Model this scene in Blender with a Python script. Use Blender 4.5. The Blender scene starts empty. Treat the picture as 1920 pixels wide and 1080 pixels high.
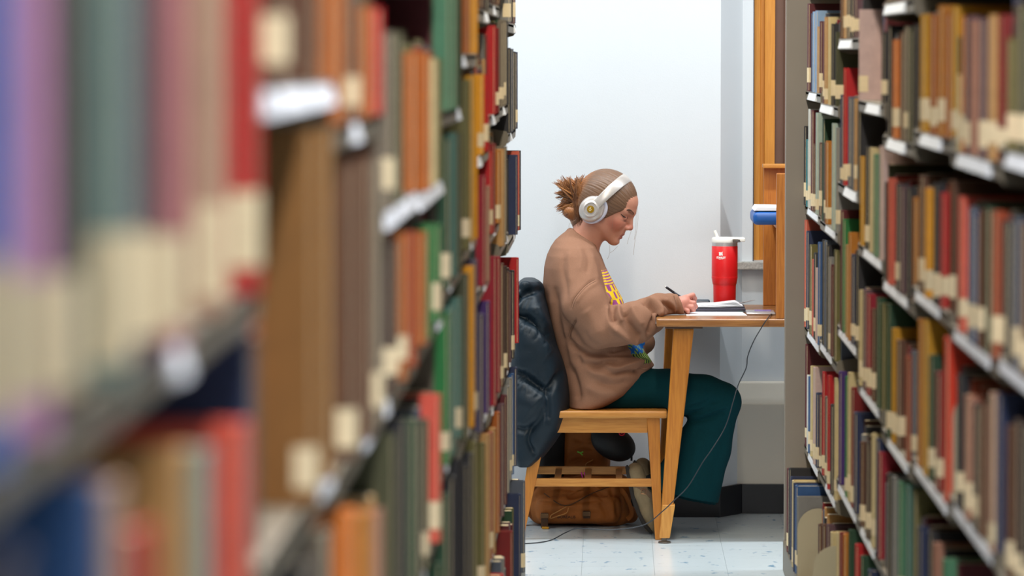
import bpy, bmesh, math, random
import numpy as np
from mathutils import Vector, Matrix

# ------------------------------------------------------------------ camera
FPX, CAMH = 7700.0, 1.62                    # focal length in pixels of the 1920 frame, eye height
PHI = math.atan(440 / FPX)                  # pitch down
PSI = math.atan(185 * math.cos(PHI) / FPX)  # yaw
scene = bpy.context.scene
cam_d = bpy.data.cameras.new('camera'); cam = bpy.data.objects.new('camera', cam_d)
scene.collection.objects.link(cam); scene.camera = cam
cam.location = (0, 0, CAMH)
cam.rotation_euler = (math.pi / 2 - PHI, 0, PSI)
cam_d.sensor_width = 36.0; cam_d.lens = FPX / 1920 * 36.0
cam_d.clip_start = 0.05; cam_d.clip_end = 100
cam_d.dof.use_dof = True; cam_d.dof.focus_distance = 13.72; cam_d.dof.aperture_fstop = 4.5

# ------------------------------------------------------------------ world, exposure, room lamps
w = bpy.data.worlds.new('world'); scene.world = w; w.use_nodes = True
w.node_tree.nodes['Background'].inputs[0].default_value = (0.80, 0.88, 1.0, 1)
w.node_tree.nodes['Background'].inputs[1].default_value = 0.27
scene.view_settings.view_transform = 'Standard'; scene.view_settings.look = 'None'
scene.view_settings.exposure = 0.36; scene.view_settings.gamma = 1.0
scene.view_settings.use_curve_mapping = False
scene.cycles.use_denoising = True
scene.cycles.max_bounces = 6

def area(name, loc, sx, sy, power, color, rot=(0, 0, 0)):
    d = bpy.data.lights.new(name, 'AREA'); d.shape = 'RECTANGLE'; d.size = sx; d.size_y = sy
    d.energy = power; d.color = color
    o = bpy.data.objects.new(name, d); scene.collection.objects.link(o)
    o.location = loc; o.rotation_euler = rot
    return o
LAMPS = [  # name, centre, size x, size y, watts, colour
    ('ceiling_lamp_desk_offscreen', (0.10, 13.18, 3.205), 7.0, 0.14, 138, (0.92, 0.97, 1.0)),
    ('ceiling_lamp_aisle_far_offscreen', (0.14, 9.90, 3.205), 0.14, 4.8, 92, (1.0, 0.91, 0.76)),
    ('ceiling_lamp_aisle_near_offscreen', (0.14, 3.60, 3.205), 0.14, 4.8, 150, (0.98, 0.97, 0.99)),
]
for (n, c, sx, sy, p, col) in LAMPS:
    area(n, c, sx, sy, p, col)

# ------------------------------------------------------------------ helpers
sF, cF, sP, cP = math.sin(PHI), math.cos(PHI), math.sin(PSI), math.cos(PSI)
CF = Vector((-sP * cF, cP * cF, -sF)); CR = Vector((cP, sP, 0)); CU = Vector((-sP * sF, cP * sF, cF))
def at(px, py, Y):
    """world point at distance Y down the aisle that a photo pixel looks at"""
    d = CF + CR * ((px - 960) / FPX) + CU * ((540 - py) / FPX)
    t = Y / d.y
    return Vector((d.x * t, Y, CAMH + d.z * t))
def ratio(px, py):
    d = CF + CR * ((px - 960) / FPX) + CU * ((540 - py) / FPX)
    return d.x / d.y
def A(px, py, Y): return np.array(at(px, py, Y))
R = random.Random(7)
C = scene.collection

def lin(c):
    return tuple(((v / 255) / 12.92 if v / 255 <= 0.04045 else ((v / 255 + 0.055) / 1.055) ** 2.4) for v in c)

MATS = {}
def mat(name, rgb=(128, 128, 128), rough=0.6, var=0.12, scale=30.0, bump=0.0, bscale=200.0, metal=0.0,
        stretch=None, emit=None, attr=None, spec=0.5, sheen=0.0, trans=0.0, alpha=1.0, coat=0.0):
    if name in MATS: return MATS[name]
    m = bpy.data.materials.new(name); m.use_nodes = True; MATS[name] = m
    nt = m.node_tree; b = nt.nodes['Principled BSDF']; L = nt.links
    b.inputs['Roughness'].default_value = rough; b.inputs['Metallic'].default_value = metal
    b.inputs['Specular IOR Level'].default_value = spec
    b.inputs['Sheen Weight'].default_value = sheen
    b.inputs['Transmission Weight'].default_value = trans
    b.inputs['Coat Weight'].default_value = coat
    tc = nt.nodes.new('ShaderNodeTexCoord'); mp = nt.nodes.new('ShaderNodeMapping')
    L.new(tc.outputs['Object'], mp.inputs[0])
    if stretch: mp.inputs['Scale'].default_value = stretch
    no = nt.nodes.new('ShaderNodeTexNoise'); no.inputs['Scale'].default_value = scale; no.inputs['Detail'].default_value = 4
    L.new(mp.outputs[0], no.inputs['Vector'])
    hsv = nt.nodes.new('ShaderNodeHueSaturation')
    mr = nt.nodes.new('ShaderNodeMapRange')
    mr.inputs[3].default_value = 1 - var * 1.6; mr.inputs[4].default_value = 1 + var * 1.6
    L.new(no.outputs['Fac'], mr.inputs[0]); L.new(mr.outputs[0], hsv.inputs['Value'])
    if attr:
        a = nt.nodes.new('ShaderNodeAttribute'); a.attribute_name = attr; L.new(a.outputs['Color'], hsv.inputs['Color'])
    else:
        hsv.inputs['Color'].default_value = (*lin(rgb), 1)
    L.new(hsv.outputs[0], b.inputs['Base Color'])
    if bump:
        n2 = nt.nodes.new('ShaderNodeTexNoise'); n2.inputs['Scale'].default_value = bscale; n2.inputs['Detail'].default_value = 3
        L.new(mp.outputs[0], n2.inputs['Vector'])
        bp = nt.nodes.new('ShaderNodeBump'); bp.inputs['Strength'].default_value = bump; bp.inputs['Distance'].default_value = 0.002
        L.new(n2.outputs['Fac'], bp.inputs['Height']); L.new(bp.outputs[0], b.inputs['Normal'])
    if emit:
        b.inputs['Emission Color'].default_value = (*emit[0], 1); b.inputs['Emission Strength'].default_value = emit[1]
    if alpha < 1: b.inputs['Alpha'].default_value = alpha
    return m

def wood(name, rgb, dark, stretch, scale=9.0, rough=0.42):
    if name in MATS: return MATS[name]
    m = mat(name, rgb, rough, 0.0)
    nt = m.node_tree; b = nt.nodes['Principled BSDF']; L = nt.links
    tc = nt.nodes.new('ShaderNodeTexCoord'); mp = nt.nodes.new('ShaderNodeMapping'); mp.inputs['Scale'].default_value = stretch
    L.new(tc.outputs['Object'], mp.inputs[0])
    n = nt.nodes.new('ShaderNodeTexNoise'); n.inputs['Scale'].default_value = scale; n.inputs['Detail'].default_value = 6
    n.inputs['Distortion'].default_value = 0.6
    L.new(mp.outputs[0], n.inputs['Vector'])
    r = nt.nodes.new('ShaderNodeValToRGB')
    r.color_ramp.elements[0].position = 0.32; r.color_ramp.elements[0].color = (*lin(dark), 1)
    r.color_ramp.elements[1].position = 0.62; r.color_ramp.elements[1].color = (*lin(rgb), 1)
    L.new(n.outputs['Fac'], r.inputs[0]); L.new(r.outputs[0], b.inputs['Base Color'])
    return m

def link(name, me, m=None, parent=None, loc=None):
    o = bpy.data.objects.new(name, me); C.objects.link(o)
    if m is not None and me is not None and len(me.materials) == 0: me.materials.append(m)
    if parent is not None:
        o.parent = parent
        if me is not None: o.matrix_parent_inverse = Matrix.Translation(parent.location).inverted()
    if loc is not None: o.location = loc
    return o
def thing(name, loc, label, cat, group=None):
    o = bpy.data.objects.new(name, None); C.objects.link(o); o.location = loc
    o.empty_display_size = 0.05
    tag(o, label, cat, group); return o
def tag(o, label, cat, group=None):
    o['label'] = label; o['category'] = cat
    if group: o['group'] = group
    return o
def struct(o):
    o['kind'] = 'structure'; return o

class MB:
    """collects shapes in world coordinates into one bmesh"""
    def __init__(s): s.bm = bmesh.new()
    def box(s, x0, x1, y0, y1, z0, z1, bev=0.0, seg=2):
        b2 = bmesh.new(); bmesh.ops.create_cube(b2, size=1.0)
        for v in b2.verts:
            v.co = Vector(((x0 + x1) / 2 + v.co.x * (x1 - x0), (y0 + y1) / 2 + v.co.y * (y1 - y0), (z0 + z1) / 2 + v.co.z * (z1 - z0)))
        if bev: bmesh.ops.bevel(b2, geom=b2.edges[:], offset=bev, segments=seg, affect='EDGES', profile=0.6)
        s.add(b2); return s
    def add(s, b2):
        me = bpy.data.meshes.new('t'); b2.to_mesh(me); b2.free(); s.bm.from_mesh(me); bpy.data.meshes.remove(me)
    def hexa(s, pts, bev=0.0, seg=2):
        """8 corners: 4 bottom, 4 top in the same order"""
        b2 = bmesh.new(); v = [b2.verts.new(p) for p in pts]
        for f in ((3, 2, 1, 0), (4, 5, 6, 7), (0, 1, 5, 4), (1, 2, 6, 5), (2, 3, 7, 6), (3, 0, 4, 7)):
            b2.faces.new([v[i] for i in f])
        bmesh.ops.recalc_face_normals(b2, faces=b2.faces[:])
        if bev: bmesh.ops.bevel(b2, geom=b2.edges[:], offset=bev, segments=seg, affect='EDGES', profile=0.6)
        s.add(b2); return s
    def tube(s, pts, rad, n=10, cap=True, flat=None):
        pts = [Vector(p) for p in pts]; bm = s.bm; rings = []
        rad = rad if isinstance(rad, (list, tuple)) else [rad] * len(pts)
        prev = None
        for i, p in enumerate(pts):
            t = (pts[min(i + 1, len(pts) - 1)] - pts[max(i - 1, 0)]).normalized()
            if prev is None:
                u = t.orthogonal().normalized()
                if flat is not None: u = (Vector(flat) - t * t.dot(Vector(flat))).normalized()
            else: u = (prev - t * prev.dot(t)).normalized()
            prev = u; v = t.cross(u)
            rr = rad[i]; ra, rb = rr if isinstance(rr, tuple) else (rr, rr)
            rings.append([bm.verts.new(p + u * ra * math.cos(2 * math.pi * k / n) + v * rb * math.sin(2 * math.pi * k / n)) for k in range(n)])
        for a, b in zip(rings, rings[1:]):
            for k in range(n): bm.faces.new([a[k], a[(k + 1) % n], b[(k + 1) % n], b[k]])
        if cap: bm.faces.new(rings[0][::-1]); bm.faces.new(rings[-1])
        return s
    def lathe(s, prof, c, n=32, M=None, ex=1.0, ey=1.0):
        """profile (radius, height) spun about local z"""
        c = Vector(c); bm = s.bm; rings = []
        for r, z in prof:
            ring = []
            for k in range(n):
                p = Vector((r * ex * math.cos(2 * math.pi * k / n), r * ey * math.sin(2 * math.pi * k / n), z))
                if M is not None: p = M @ p
                ring.append(bm.verts.new(c + p))
            rings.append(ring)
        for a, b in zip(rings, rings[1:]):
            for k in range(n): bm.faces.new([a[k], a[(k + 1) % n], b[(k + 1) % n], b[k]])
        bm.faces.new(rings[0][::-1]); bm.faces.new(rings[-1])
        return s
    def prism(s, poly, y0, y1, bev=0.0):
        """polygon of (x, z) extruded along Y"""
        b2 = bmesh.new(); n = len(poly)
        a = [b2.verts.new((x, y0, z)) for x, z in poly]; b = [b2.verts.new((x, y1, z)) for x, z in poly]
        b2.faces.new(a); b2.faces.new(b[::-1])
        for k in range(n): b2.faces.new([a[k], b[k], b[(k + 1) % n], a[(k + 1) % n]])
        bmesh.ops.recalc_face_normals(b2, faces=b2.faces[:])
        if bev: bmesh.ops.bevel(b2, geom=b2.edges[:], offset=bev, segments=2, affect='EDGES')
        s.add(b2); return s
    def build(s, name, m, parent=None, smooth=False, origin=None):
        bmesh.ops.recalc_face_normals(s.bm, faces=s.bm.faces[:])
        me = bpy.data.meshes.new(name)
        if origin is not None: bmesh.ops.translate(s.bm, verts=s.bm.verts[:], vec=-Vector(origin))
        s.bm.to_mesh(me); s.bm.free()
        if smooth:
            me.polygons.foreach_set('use_smooth', [True] * len(me.polygons))
            try: me.set_sharp_from_angle(angle=math.radians(40))
            except Exception: pass
        return link(name, me, m, parent, origin)

def spline(pts, n=8):
    """Catmull-Rom through points"""
    P = [Vector(p) for p in pts]; P = [P[0] * 2 - P[1]] + P + [P[-1] * 2 - P[-2]]
    out = []
    for i in range(1, len(P) - 2):
        for k in range(n):
            t = k / n
            out.append(0.5 * ((2 * P[i]) + (P[i + 1] - P[i - 1]) * t + (2 * P[i - 1] - 5 * P[i] + 4 * P[i + 1] - P[i + 2]) * t * t
                              + (3 * P[i] - P[i - 1] - 3 * P[i + 1] + P[i + 2]) * t ** 3))
    out.append(P[-2]); return out

def text_mesh(txt, size, bold=0.0):
    cu = bpy.data.curves.new('txt', 'FONT'); cu.body = txt; cu.size = size; cu.align_x = 'CENTER'; cu.align_y = 'CENTER'
    cu.offset = bold; cu.resolution_u = 3
    o = bpy.data.objects.new('txt', cu); C.objects.link(o)
    dg = bpy.context.evaluated_depsgraph_get(); me = bpy.data.meshes.new_from_object(o.evaluated_get(dg))
    bpy.data.objects.remove(o); bpy.data.curves.remove(cu)
    me.materials.clear()
    return me

# ---- implicit surfaces (signed distance on a grid, meshed with surface nets)
class Field:
    def __init__(s, lo, hi, h):
        s.lo = np.array(lo, float); s.h = h
        s.n = np.ceil((np.array(hi) - s.lo) / h).astype(int) + 1
        s.D = np.full(s.n, 1.0, np.float32)
    def grid(s, lo, hi):
        a = np.clip(np.floor((np.array(lo) - s.lo) / s.h).astype(int), 0, s.n - 1)
        b = np.clip(np.ceil((np.array(hi) - s.lo) / s.h).astype(int) + 1, 1, s.n)
        sl = tuple(slice(int(i), int(max(j, i + 1))) for i, j in zip(a, b))
        ax = [(s.lo[i] + s.h * np.arange(sl[i].start, sl[i].stop)).astype(np.float32) for i in range(3)]
        return sl, ax[0][:, None, None], ax[1][None, :, None], ax[2][None, None, :]
    def put(s, lo, hi, fn, k, mode='add'):
        mg = k + 3 * s.h
        sl, X, Y, Z = s.grid(np.array(lo) - mg, np.array(hi) + mg)
        d = fn(X, Y, Z).astype(np.float32); D = s.D[sl]
        if mode == 'add':
            h = np.clip(0.5 + 0.5 * (D - d) / k, 0, 1); s.D[sl] = D * (1 - h) + d * h - k * h * (1 - h)
        else:
            D = s.D[sl]; e = -fn(X, Y, Z).astype(np.float32)
            h = np.clip(0.5 - 0.5 * (D - e) / k, 0, 1); s.D[sl] = D * (1 - h) + e * h + k * h * (1 - h)
    def cap(s, a, b, ra, rb=None, k=0.01, mode='add', ysq=1.0):
        a = np.array(a, float); b = np.array(b, float); rb = ra if rb is None else rb
        r = max(ra, rb); lo = np.minimum(a, b) - r; hi = np.maximum(a, b) + r
        ab = b - a; ab2 = ab.copy(); ab2[1] *= ysq; L = max(float(ab2 @ ab2), 1e-9)
        def fn(X, Y, Z):
            px, py, pz = X - a[0], (Y - a[1]) * ysq, Z - a[2]
            t = np.clip((px * ab2[0] + py * ab2[1] + pz * ab2[2]) / L, 0, 1)
            return np.sqrt((px - t * ab2[0]) ** 2 + (py - t * ab2[1]) ** 2 + (pz - t * ab2[2]) ** 2) - (ra + (rb - ra) * t)
        s.put(lo, hi, fn, k, mode); return s
    def chain(s, pts, rads, k=0.01, mode='add', ysq=1.0):
        for (a, b, ra, rb) in zip(pts, pts[1:], rads, rads[1:]): s.cap(a, b, ra, rb, k, mode, ysq)
        return s
    def ell(s, c, r, k=0.01, mode='add', M=None):
        c = np.array(c, float); r = np.array(r, float); m = r.max()
        Rm = np.eye(3) if M is None else np.array(M)
        def fn(X, Y, Z):
            x, y, z = X - c[0], Y - c[1], Z - c[2]
            q = [(Rm[0, i] * x + Rm[1, i] * y + Rm[2, i] * z) for i in range(3)]
            k0 = np.sqrt((q[0] / r[0]) ** 2 + (q[1] / r[1]) ** 2 + (q[2] / r[2]) ** 2)
            k1 = np.sqrt((q[0] / r[0] ** 2) ** 2 + (q[1] / r[1] ** 2) ** 2 + (q[2] / r[2] ** 2) ** 2) + 1e-6
            return k0 * (k0 - 1) / k1
        s.put(c - m, c + m, fn, k, mode); return s
    def func(s, lo, hi, fn, k=0.01, mode='add'): s.put(lo, hi, fn, k, mode); return s
    def rbox(s, c, half, rad, k=0.01, mode='add', M=None):
        c = np.array(c, float); hb = np.array(half, float); m = np.linalg.norm(hb)
        Rm = np.eye(3) if M is None else np.array(M)
        def fn(X, Y, Z):
            x, y, z = X - c[0], Y - c[1], Z - c[2]
            q = [np.abs(Rm[0, i] * x + Rm[1, i] * y + Rm[2, i] * z) - (hb[i] - rad) for i in range(3)]
            o = np.sqrt(sum(np.maximum(t, 0) ** 2 for t in q))
            return o + np.minimum(np.maximum(np.maximum(q[0], q[1]), q[2]), 0) - rad
        s.put(c - m, c + m, fn, k, mode); return s
    def warp(s, fn):
        """add a displacement field where the surface is near"""
        sl, X, Y, Z = s.grid(s.lo, s.lo + s.h * s.n)
        s.D += np.where(np.abs(s.D) < 0.05, fn(X, Y, Z), 0).astype(np.float32)
    def mesh(s, name):
        D = s.D; S = D < 0; n = np.array(D.shape)
        c = np.zeros(n - 1, np.uint8)
        offs = [(i, j, k) for i in (0, 1) for j in (0, 1) for k in (0, 1)]
        for o in offs: c += S[o[0]:n[0] - 1 + o[0], o[1]:n[1] - 1 + o[1], o[2]:n[2] - 1 + o[2]]
        m = (c > 0) & (c < 8); ijk = np.argwhere(m)
        idx = np.full(n - 1, -1, np.int32); idx[m] = np.arange(len(ijk))
        vals = {o: D[ijk[:, 0] + o[0], ijk[:, 1] + o[1], ijk[:, 2] + o[2]] for o in offs}
        acc = np.zeros((len(ijk), 3)); cnt = np.zeros(len(ijk))
        for o in offs:
            for ax in range(3):
                if o[ax]: continue
                p = list(o); p[ax] = 1; va, vb = vals[o], vals[tuple(p)]
                cr = (va < 0) != (vb < 0)
                t = np.where(cr, va / np.where(cr, va - vb, 1), 0)
                q = np.array(o, float)[None, :] + np.eye(3)[ax][None, :] * t[:, None]
                acc += q * cr[:, None]; cnt += cr
        V = s.lo + s.h * (ijk + acc / cnt[:, None])
        F = []
        for ax in range(3):
            a1, a2 = (ax + 1) % 3, (ax + 2) % 3
            s0 = [slice(None)] * 3; s1 = [slice(None)] * 3; s0[ax] = slice(0, -1); s1[ax] = slice(1, None)
            e = S[tuple(s0)] != S[tuple(s1)]
            P = np.argwhere(e)
            ok = (P[:, a1] > 0) & (P[:, a2] > 0) & (P[:, a1] < n[a1] - 1) & (P[:, a2] < n[a2] - 1)
            P = P[ok]; inside = S[P[:, 0], P[:, 1], P[:, 2]]
            def cell(d1, d2):
                q = P.copy(); q[:, a1] -= d1; q[:, a2] -= d2; return idx[q[:, 0], q[:, 1], q[:, 2]]
            f = np.stack([cell(0, 0), cell(1, 0), cell(1, 1), cell(0, 1)], 1)
            f[~inside] = f[~inside][:, ::-1]
            F.append(f)
        F = np.concatenate(F); F = F[(F >= 0).all(1)]
        return V, F
def np_mesh(name, V, F, smooth=True):
    me = bpy.data.meshes.new(name)
    me.vertices.add(len(V)); me.vertices.foreach_set('co', np.asarray(V, np.float32).ravel())
    me.loops.add(F.size); me.loops.foreach_set('vertex_index', F.astype(np.int32).ravel())
    me.polygons.add(len(F)); me.polygons.foreach_set('loop_start', np.arange(0, F.size, 4, dtype=np.int32))
    me.polygons.foreach_set('loop_total', np.full(len(F), 4, np.int32))
    me.update(calc_edges=True); me.validate()
    if smooth: me.polygons.foreach_set('use_smooth', np.ones(len(me.polygons), bool))
    return me
def relax(V, F, it=2, lam=0.5):
    for _ in range(it):
        S = np.zeros_like(V); c = np.zeros(len(V))
        for a, b in ((0, 1), (1, 2), (2, 3), (3, 0)):
            np.add.at(S, F[:, a], V[F[:, b]]); np.add.at(S, F[:, b], V[F[:, a]])
            np.add.at(c, F[:, a], 1); np.add.at(c, F[:, b], 1)
        V = V + lam * (S / np.maximum(c, 1)[:, None] - V)
    return V
def paint(me, cols, name='Col'):
    a = me.color_attributes.new(name, 'FLOAT_COLOR', 'POINT')
    c = np.ones((len(cols), 4), np.float32); c[:, :3] = cols; a.data.foreach_set('color', c.ravel())
def sstep(a, b, x): t = np.clip((x - a) / (b - a), 0, 1); return t * t * (3 - 2 * t)

def px_of(V):
    """photo pixel of world points"""
    D = V - np.array([0, 0, CAMH]); f = D @ np.array(CF)
    return 960 + FPX * (D @ np.array(CR)) / f, 540 - FPX * (D @ np.array(CU)) / f
def normals(V, F):
    n = np.cross(V[F[:, 2]] - V[F[:, 0]], V[F[:, 3]] - V[F[:, 1]]); N = np.zeros_like(V)
    for k in range(4): np.add.at(N, F[:, k], n)
    return N / (np.linalg.norm(N, axis=1)[:, None] + 1e-12)
def folds(V, F, lines, side=-1.0, ymax=99.0):
    """push cloth in or out along creases given as polylines (side view), on the side that faces the aisle"""
    N = normals(V, F); xp, yp = px_of(V); wgt = np.clip(N[:, 1] * side * 1.6, 0, 1) * (V[:, 1] < ymax); h = np.zeros(len(V))
    for (pts, amp, wid) in lines:
        P = np.array([tuple(p) for p in spline([(a, b, 0) for a, b in pts], 5)])[:, :2]
        m = (xp > P[:, 0].min() - 3 * wid) & (xp < P[:, 0].max() + 3 * wid) & (yp > P[:, 1].min() - 3 * wid) & (yp < P[:, 1].max() + 3 * wid)
        i = np.where(m)[0]
        if not len(i): continue
        best = np.full(len(i), 1e9); bt = np.zeros(len(i)); n = len(P) - 1
        for k in range(n):
            a, b = P[k], P[k + 1]; ab = b - a; L = max(ab @ ab, 1e-9)
            t = np.clip(((xp[i] - a[0]) * ab[0] + (yp[i] - a[1]) * ab[1]) / L, 0, 1)
            d = np.hypot(xp[i] - a[0] - t * ab[0], yp[i] - a[1] - t * ab[1])
            u = d < best; best[u] = d[u]; bt[u] = (k + t[u]) / n
        taper = np.clip(np.minimum(bt, 1 - bt) * 5 + .35, 0, 1)
        h[i] += amp * taper * np.exp(-(best / wid) ** 2)
    return V + N * (h * wgt)[:, None]

# ------------------------------------------------------------------ setting: floor, walls, ceiling, window
WALLY, ALCY = 14.31, 14.46
CEIL = 3.30
cx = at(1351, 300, WALLY).x                     # corner where the wall turns into the window recess
ax_ = at(1391, 600, ALCY).x                     # foot of the splayed cheek
SILLZ = at(1400, 491, 14.42).z
FRX = at(1413, 300, ALCY).x

M_wall = mat('white_wall_paint', (206, 211, 215), 0.75, 0.015, 3, 0.12, 260)
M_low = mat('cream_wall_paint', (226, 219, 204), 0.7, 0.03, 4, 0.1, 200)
M_base = mat('black_vinyl', (24, 24, 27), 0.35, 0.25, 20)
M_ceil = mat('ceiling_paint', (225, 225, 222), 0.9, 0.02)
M_grout = mat('floor_joint', (120, 128, 130), 0.6)

def floor_mat():
    m = mat('vinyl_floor_tile', (196, 206, 210), 0.22, 0.0)
    nt = m.node_tree; b = nt.nodes['Principled BSDF']; L = nt.links
    g = nt.nodes.new('ShaderNodeNewGeometry')
    def noise(scale, stretch, det=4):
        mp = nt.nodes.new('ShaderNodeMapping'); mp.inputs['Scale'].default_value = stretch; L.new(g.outputs['Position'], mp.inputs[0])
        n = nt.nodes.new('ShaderNodeTexNoise'); n.inputs['Scale'].default_value = scale; n.inputs['Detail'].default_value = det
        L.new(mp.outputs[0], n.inputs['Vector']); return n
    n1 = noise(5, (1, 0.5, 1)); n2 = noise(26, (1.0, 0.45, 1), 6); n3 = noise(60, (0.35, 1, 1), 5)
    r1 = nt.nodes.new('ShaderNodeValToRGB')
    r1.color_ramp.elements[0].color = (*lin((196, 208, 213)), 1); r1.color_ramp.elements[1].color = (*lin((210, 222, 229)), 1)
    L.new(n1.outputs['Fac'], r1.inputs[0])
    r2 = nt.nodes.new('ShaderNodeValToRGB'); r2.color_ramp.elements[0].position = 0.62; r2.color_ramp.elements[1].position = 0.72
    L.new(n2.outputs['Fac'], r2.inputs[0])
    r3 = nt.nodes.new('ShaderNodeValToRGB'); r3.color_ramp.elements[0].position = 0.66; r3.color_ramp.elements[1].position = 0.80
    L.new(n3.outputs['Fac'], r3.inputs[0])
    m1 = nt.nodes.new('ShaderNodeMixRGB'); m1.inputs[2].default_value = (*lin((110, 150, 178)), 1)
    L.new(r2.outputs[0], m1.inputs[0]); L.new(r1.outputs[0], m1.inputs[1])
    m2 = nt.nodes.new('ShaderNodeMixRGB'); m2.inputs[2].default_value = (*lin((128, 134, 132)), 1)
    L.new(r3.outputs[0], m2.inputs[0]); L.new(m1.outputs[0], m2.inputs[1])
    L.new(m2.outputs[0], b.inputs['Base Color'])
    return m
M_floor = floor_mat()

floor = struct(MB().box(-5, 5, -1.5, 15.0, -0.06, -0.003).build('floor', M_grout))
TS = 0.2286
tm = bpy.data.meshes.new('floor_tile')
b_ = bmesh.new(); bmesh.ops.create_cube(b_, size=1.0)
for v in b_.verts: v.co = Vector((v.co.x * (TS - 0.0007), v.co.y * (TS - 0.0007), v.co.z * 0.003 - 0.0015))
b_.to_mesh(tm); b_.free(); tm.materials.append(M_floor)
tx0 = at(1092, 1050, 13.2).x
for i in range(-3, 5):
    for j in range(0, 12):
        t = bpy.data.objects.new('floor_tile', tm); C.objects.link(t); t.parent = floor
        t.location = (tx0 + TS * (i + 0.5), 12.0 + TS * (j + 0.5), 0)
fb = MB()      # the rest of the tiled floor, too far from view to tell its tiles apart
xa, xb = tx0 - 3 * TS, tx0 + 5 * TS; ya, yb = 12.0, 12.0 + 12 * TS
for (a, b, c, d) in ((-5, xa, -1.5, 15), (xb, 5, -1.5, 15), (xa, xb, -1.5, ya), (xa, xb, yb, 15)):
    fb.box(a, b, c, d, -0.003, 0.0)
fr = fb.build('floor_covering', M_floor, floor)

ceil_ = struct(MB().box(-5, 5, -1.5, 15.0, CEIL, CEIL + 0.1).build('ceiling', M_ceil))
wb = MB(); wb.hexa([(-5, WALLY, 0), (cx, WALLY, 0), (cx, WALLY + 0.4, 0), (-5, WALLY + 0.4, 0),
                    (-5, WALLY, CEIL), (cx, WALLY, CEIL), (cx, WALLY + 0.4, CEIL), (-5, WALLY + 0.4, CEIL)])
wb.hexa([(cx, WALLY, 0), (ax_, ALCY, 0), (ax_, ALCY + 0.25, 0), (cx, ALCY + 0.25, 0),
         (cx, WALLY, CEIL), (ax_, ALCY, CEIL), (ax_, ALCY + 0.25, CEIL), (cx, ALCY + 0.25, CEIL)])
wall = struct(wb.build('wall_back', M_wall))
wa = MB()
wa.box(ax_ - 0.002, FRX, ALCY, ALCY + 0.2, 0, CEIL)             # plaster beside the window
wa.box(FRX, 2.4, ALCY, ALCY + 0.2, 0, SILLZ - 0.02)             # below the sill
wa.box(2.3, 5, ALCY, ALCY + 0.2, 0, CEIL)
struct(wa.build('wall_window', M_wall))
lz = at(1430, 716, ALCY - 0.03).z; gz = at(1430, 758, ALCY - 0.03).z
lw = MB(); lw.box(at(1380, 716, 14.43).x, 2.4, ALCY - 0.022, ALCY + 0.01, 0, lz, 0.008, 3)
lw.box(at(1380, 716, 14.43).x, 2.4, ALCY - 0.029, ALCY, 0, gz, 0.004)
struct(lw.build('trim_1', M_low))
bh = 0.105
bb = MB(); bb.box(-5, cx + 0.003, WALLY - 0.006, WALLY + 0.01, 0, bh, 0.002)
bb.hexa([(cx, WALLY - 0.006, 0), (ax_, ALCY - 0.036, 0), (ax_, ALCY, 0), (cx, WALLY + 0.01, 0),
         (cx, WALLY - 0.006, bh), (ax_, ALCY - 0.036, bh), (ax_, ALCY, bh), (cx, WALLY + 0.01, bh)])
bb.box(ax_, 2.4, ALCY - 0.036, ALCY, 0, bh, 0.002)
struct(bb.build('baseboard_back', M_base))

# window: oak frame with stepped mouldings, dark sash, stone sill
M_oakv = wood('oak_upright', (218, 148, 62), (206, 134, 52), (22, 22, 1.2))
M_sash = mat('brown_sash_paint', (112, 84, 72), 0.6, 0.08, 12)
M_stone = mat('grey_stone', (182, 182, 178), 0.7, 0.35, 160, 0.3, 120)
win = struct(thing('window_1', (FRX, ALCY, SILLZ), 'x', 'x')); del win['label']; del win['category']
def X(px, Y): return at(px, 300, Y).x
f1 = MB(); f1.box(X(1413, 14.55), X(1425, 14.55), 14.55, 14.69, SILLZ - 0.01, CEIL, 0.003).build('frame_moulding', M_oakv, win)
f1 = MB(); f1.box(X(1425, 14.56), X(1433, 14.56), 14.56, 14.69, SILLZ - 0.01, CEIL, 0.002).build('frame_moulding', M_oakv, win)
f1 = MB(); f1.box(X(1433, 14.545), X(1452.5, 14.545), 14.545, 14.69, SILLZ - 0.01, CEIL, 0.003).build('frame_board', M_oakv, win)
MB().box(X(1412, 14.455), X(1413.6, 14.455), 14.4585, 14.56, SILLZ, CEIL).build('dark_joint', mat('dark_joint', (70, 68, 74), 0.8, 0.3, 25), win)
sh = MB(); sh.box(X(1452, 14.61), X(1470, 14.61), 14.61, 14.69, SILLZ, CEIL, 0.002); sh.box(X(1470, 14.60), X(1476, 14.60), 14.60, 14.69, SILLZ, CEIL, 0.002)
sh.build('sash', M_sash, win)
pn = MB(); pn.box(X(1476, 14.64), 2.3, 14.64, 14.65, SILLZ, CEIL); pn.build('pane', mat('dark_glass', (60, 66, 74), 0.08, 0.02), win)
sl = MB(); sl.box(X(1380, 14.42), 2.3, 14.415, 14.7, SILLZ - 0.027, SILLZ, 0.004); sl.build('window_sill', M_stone, win)

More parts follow.
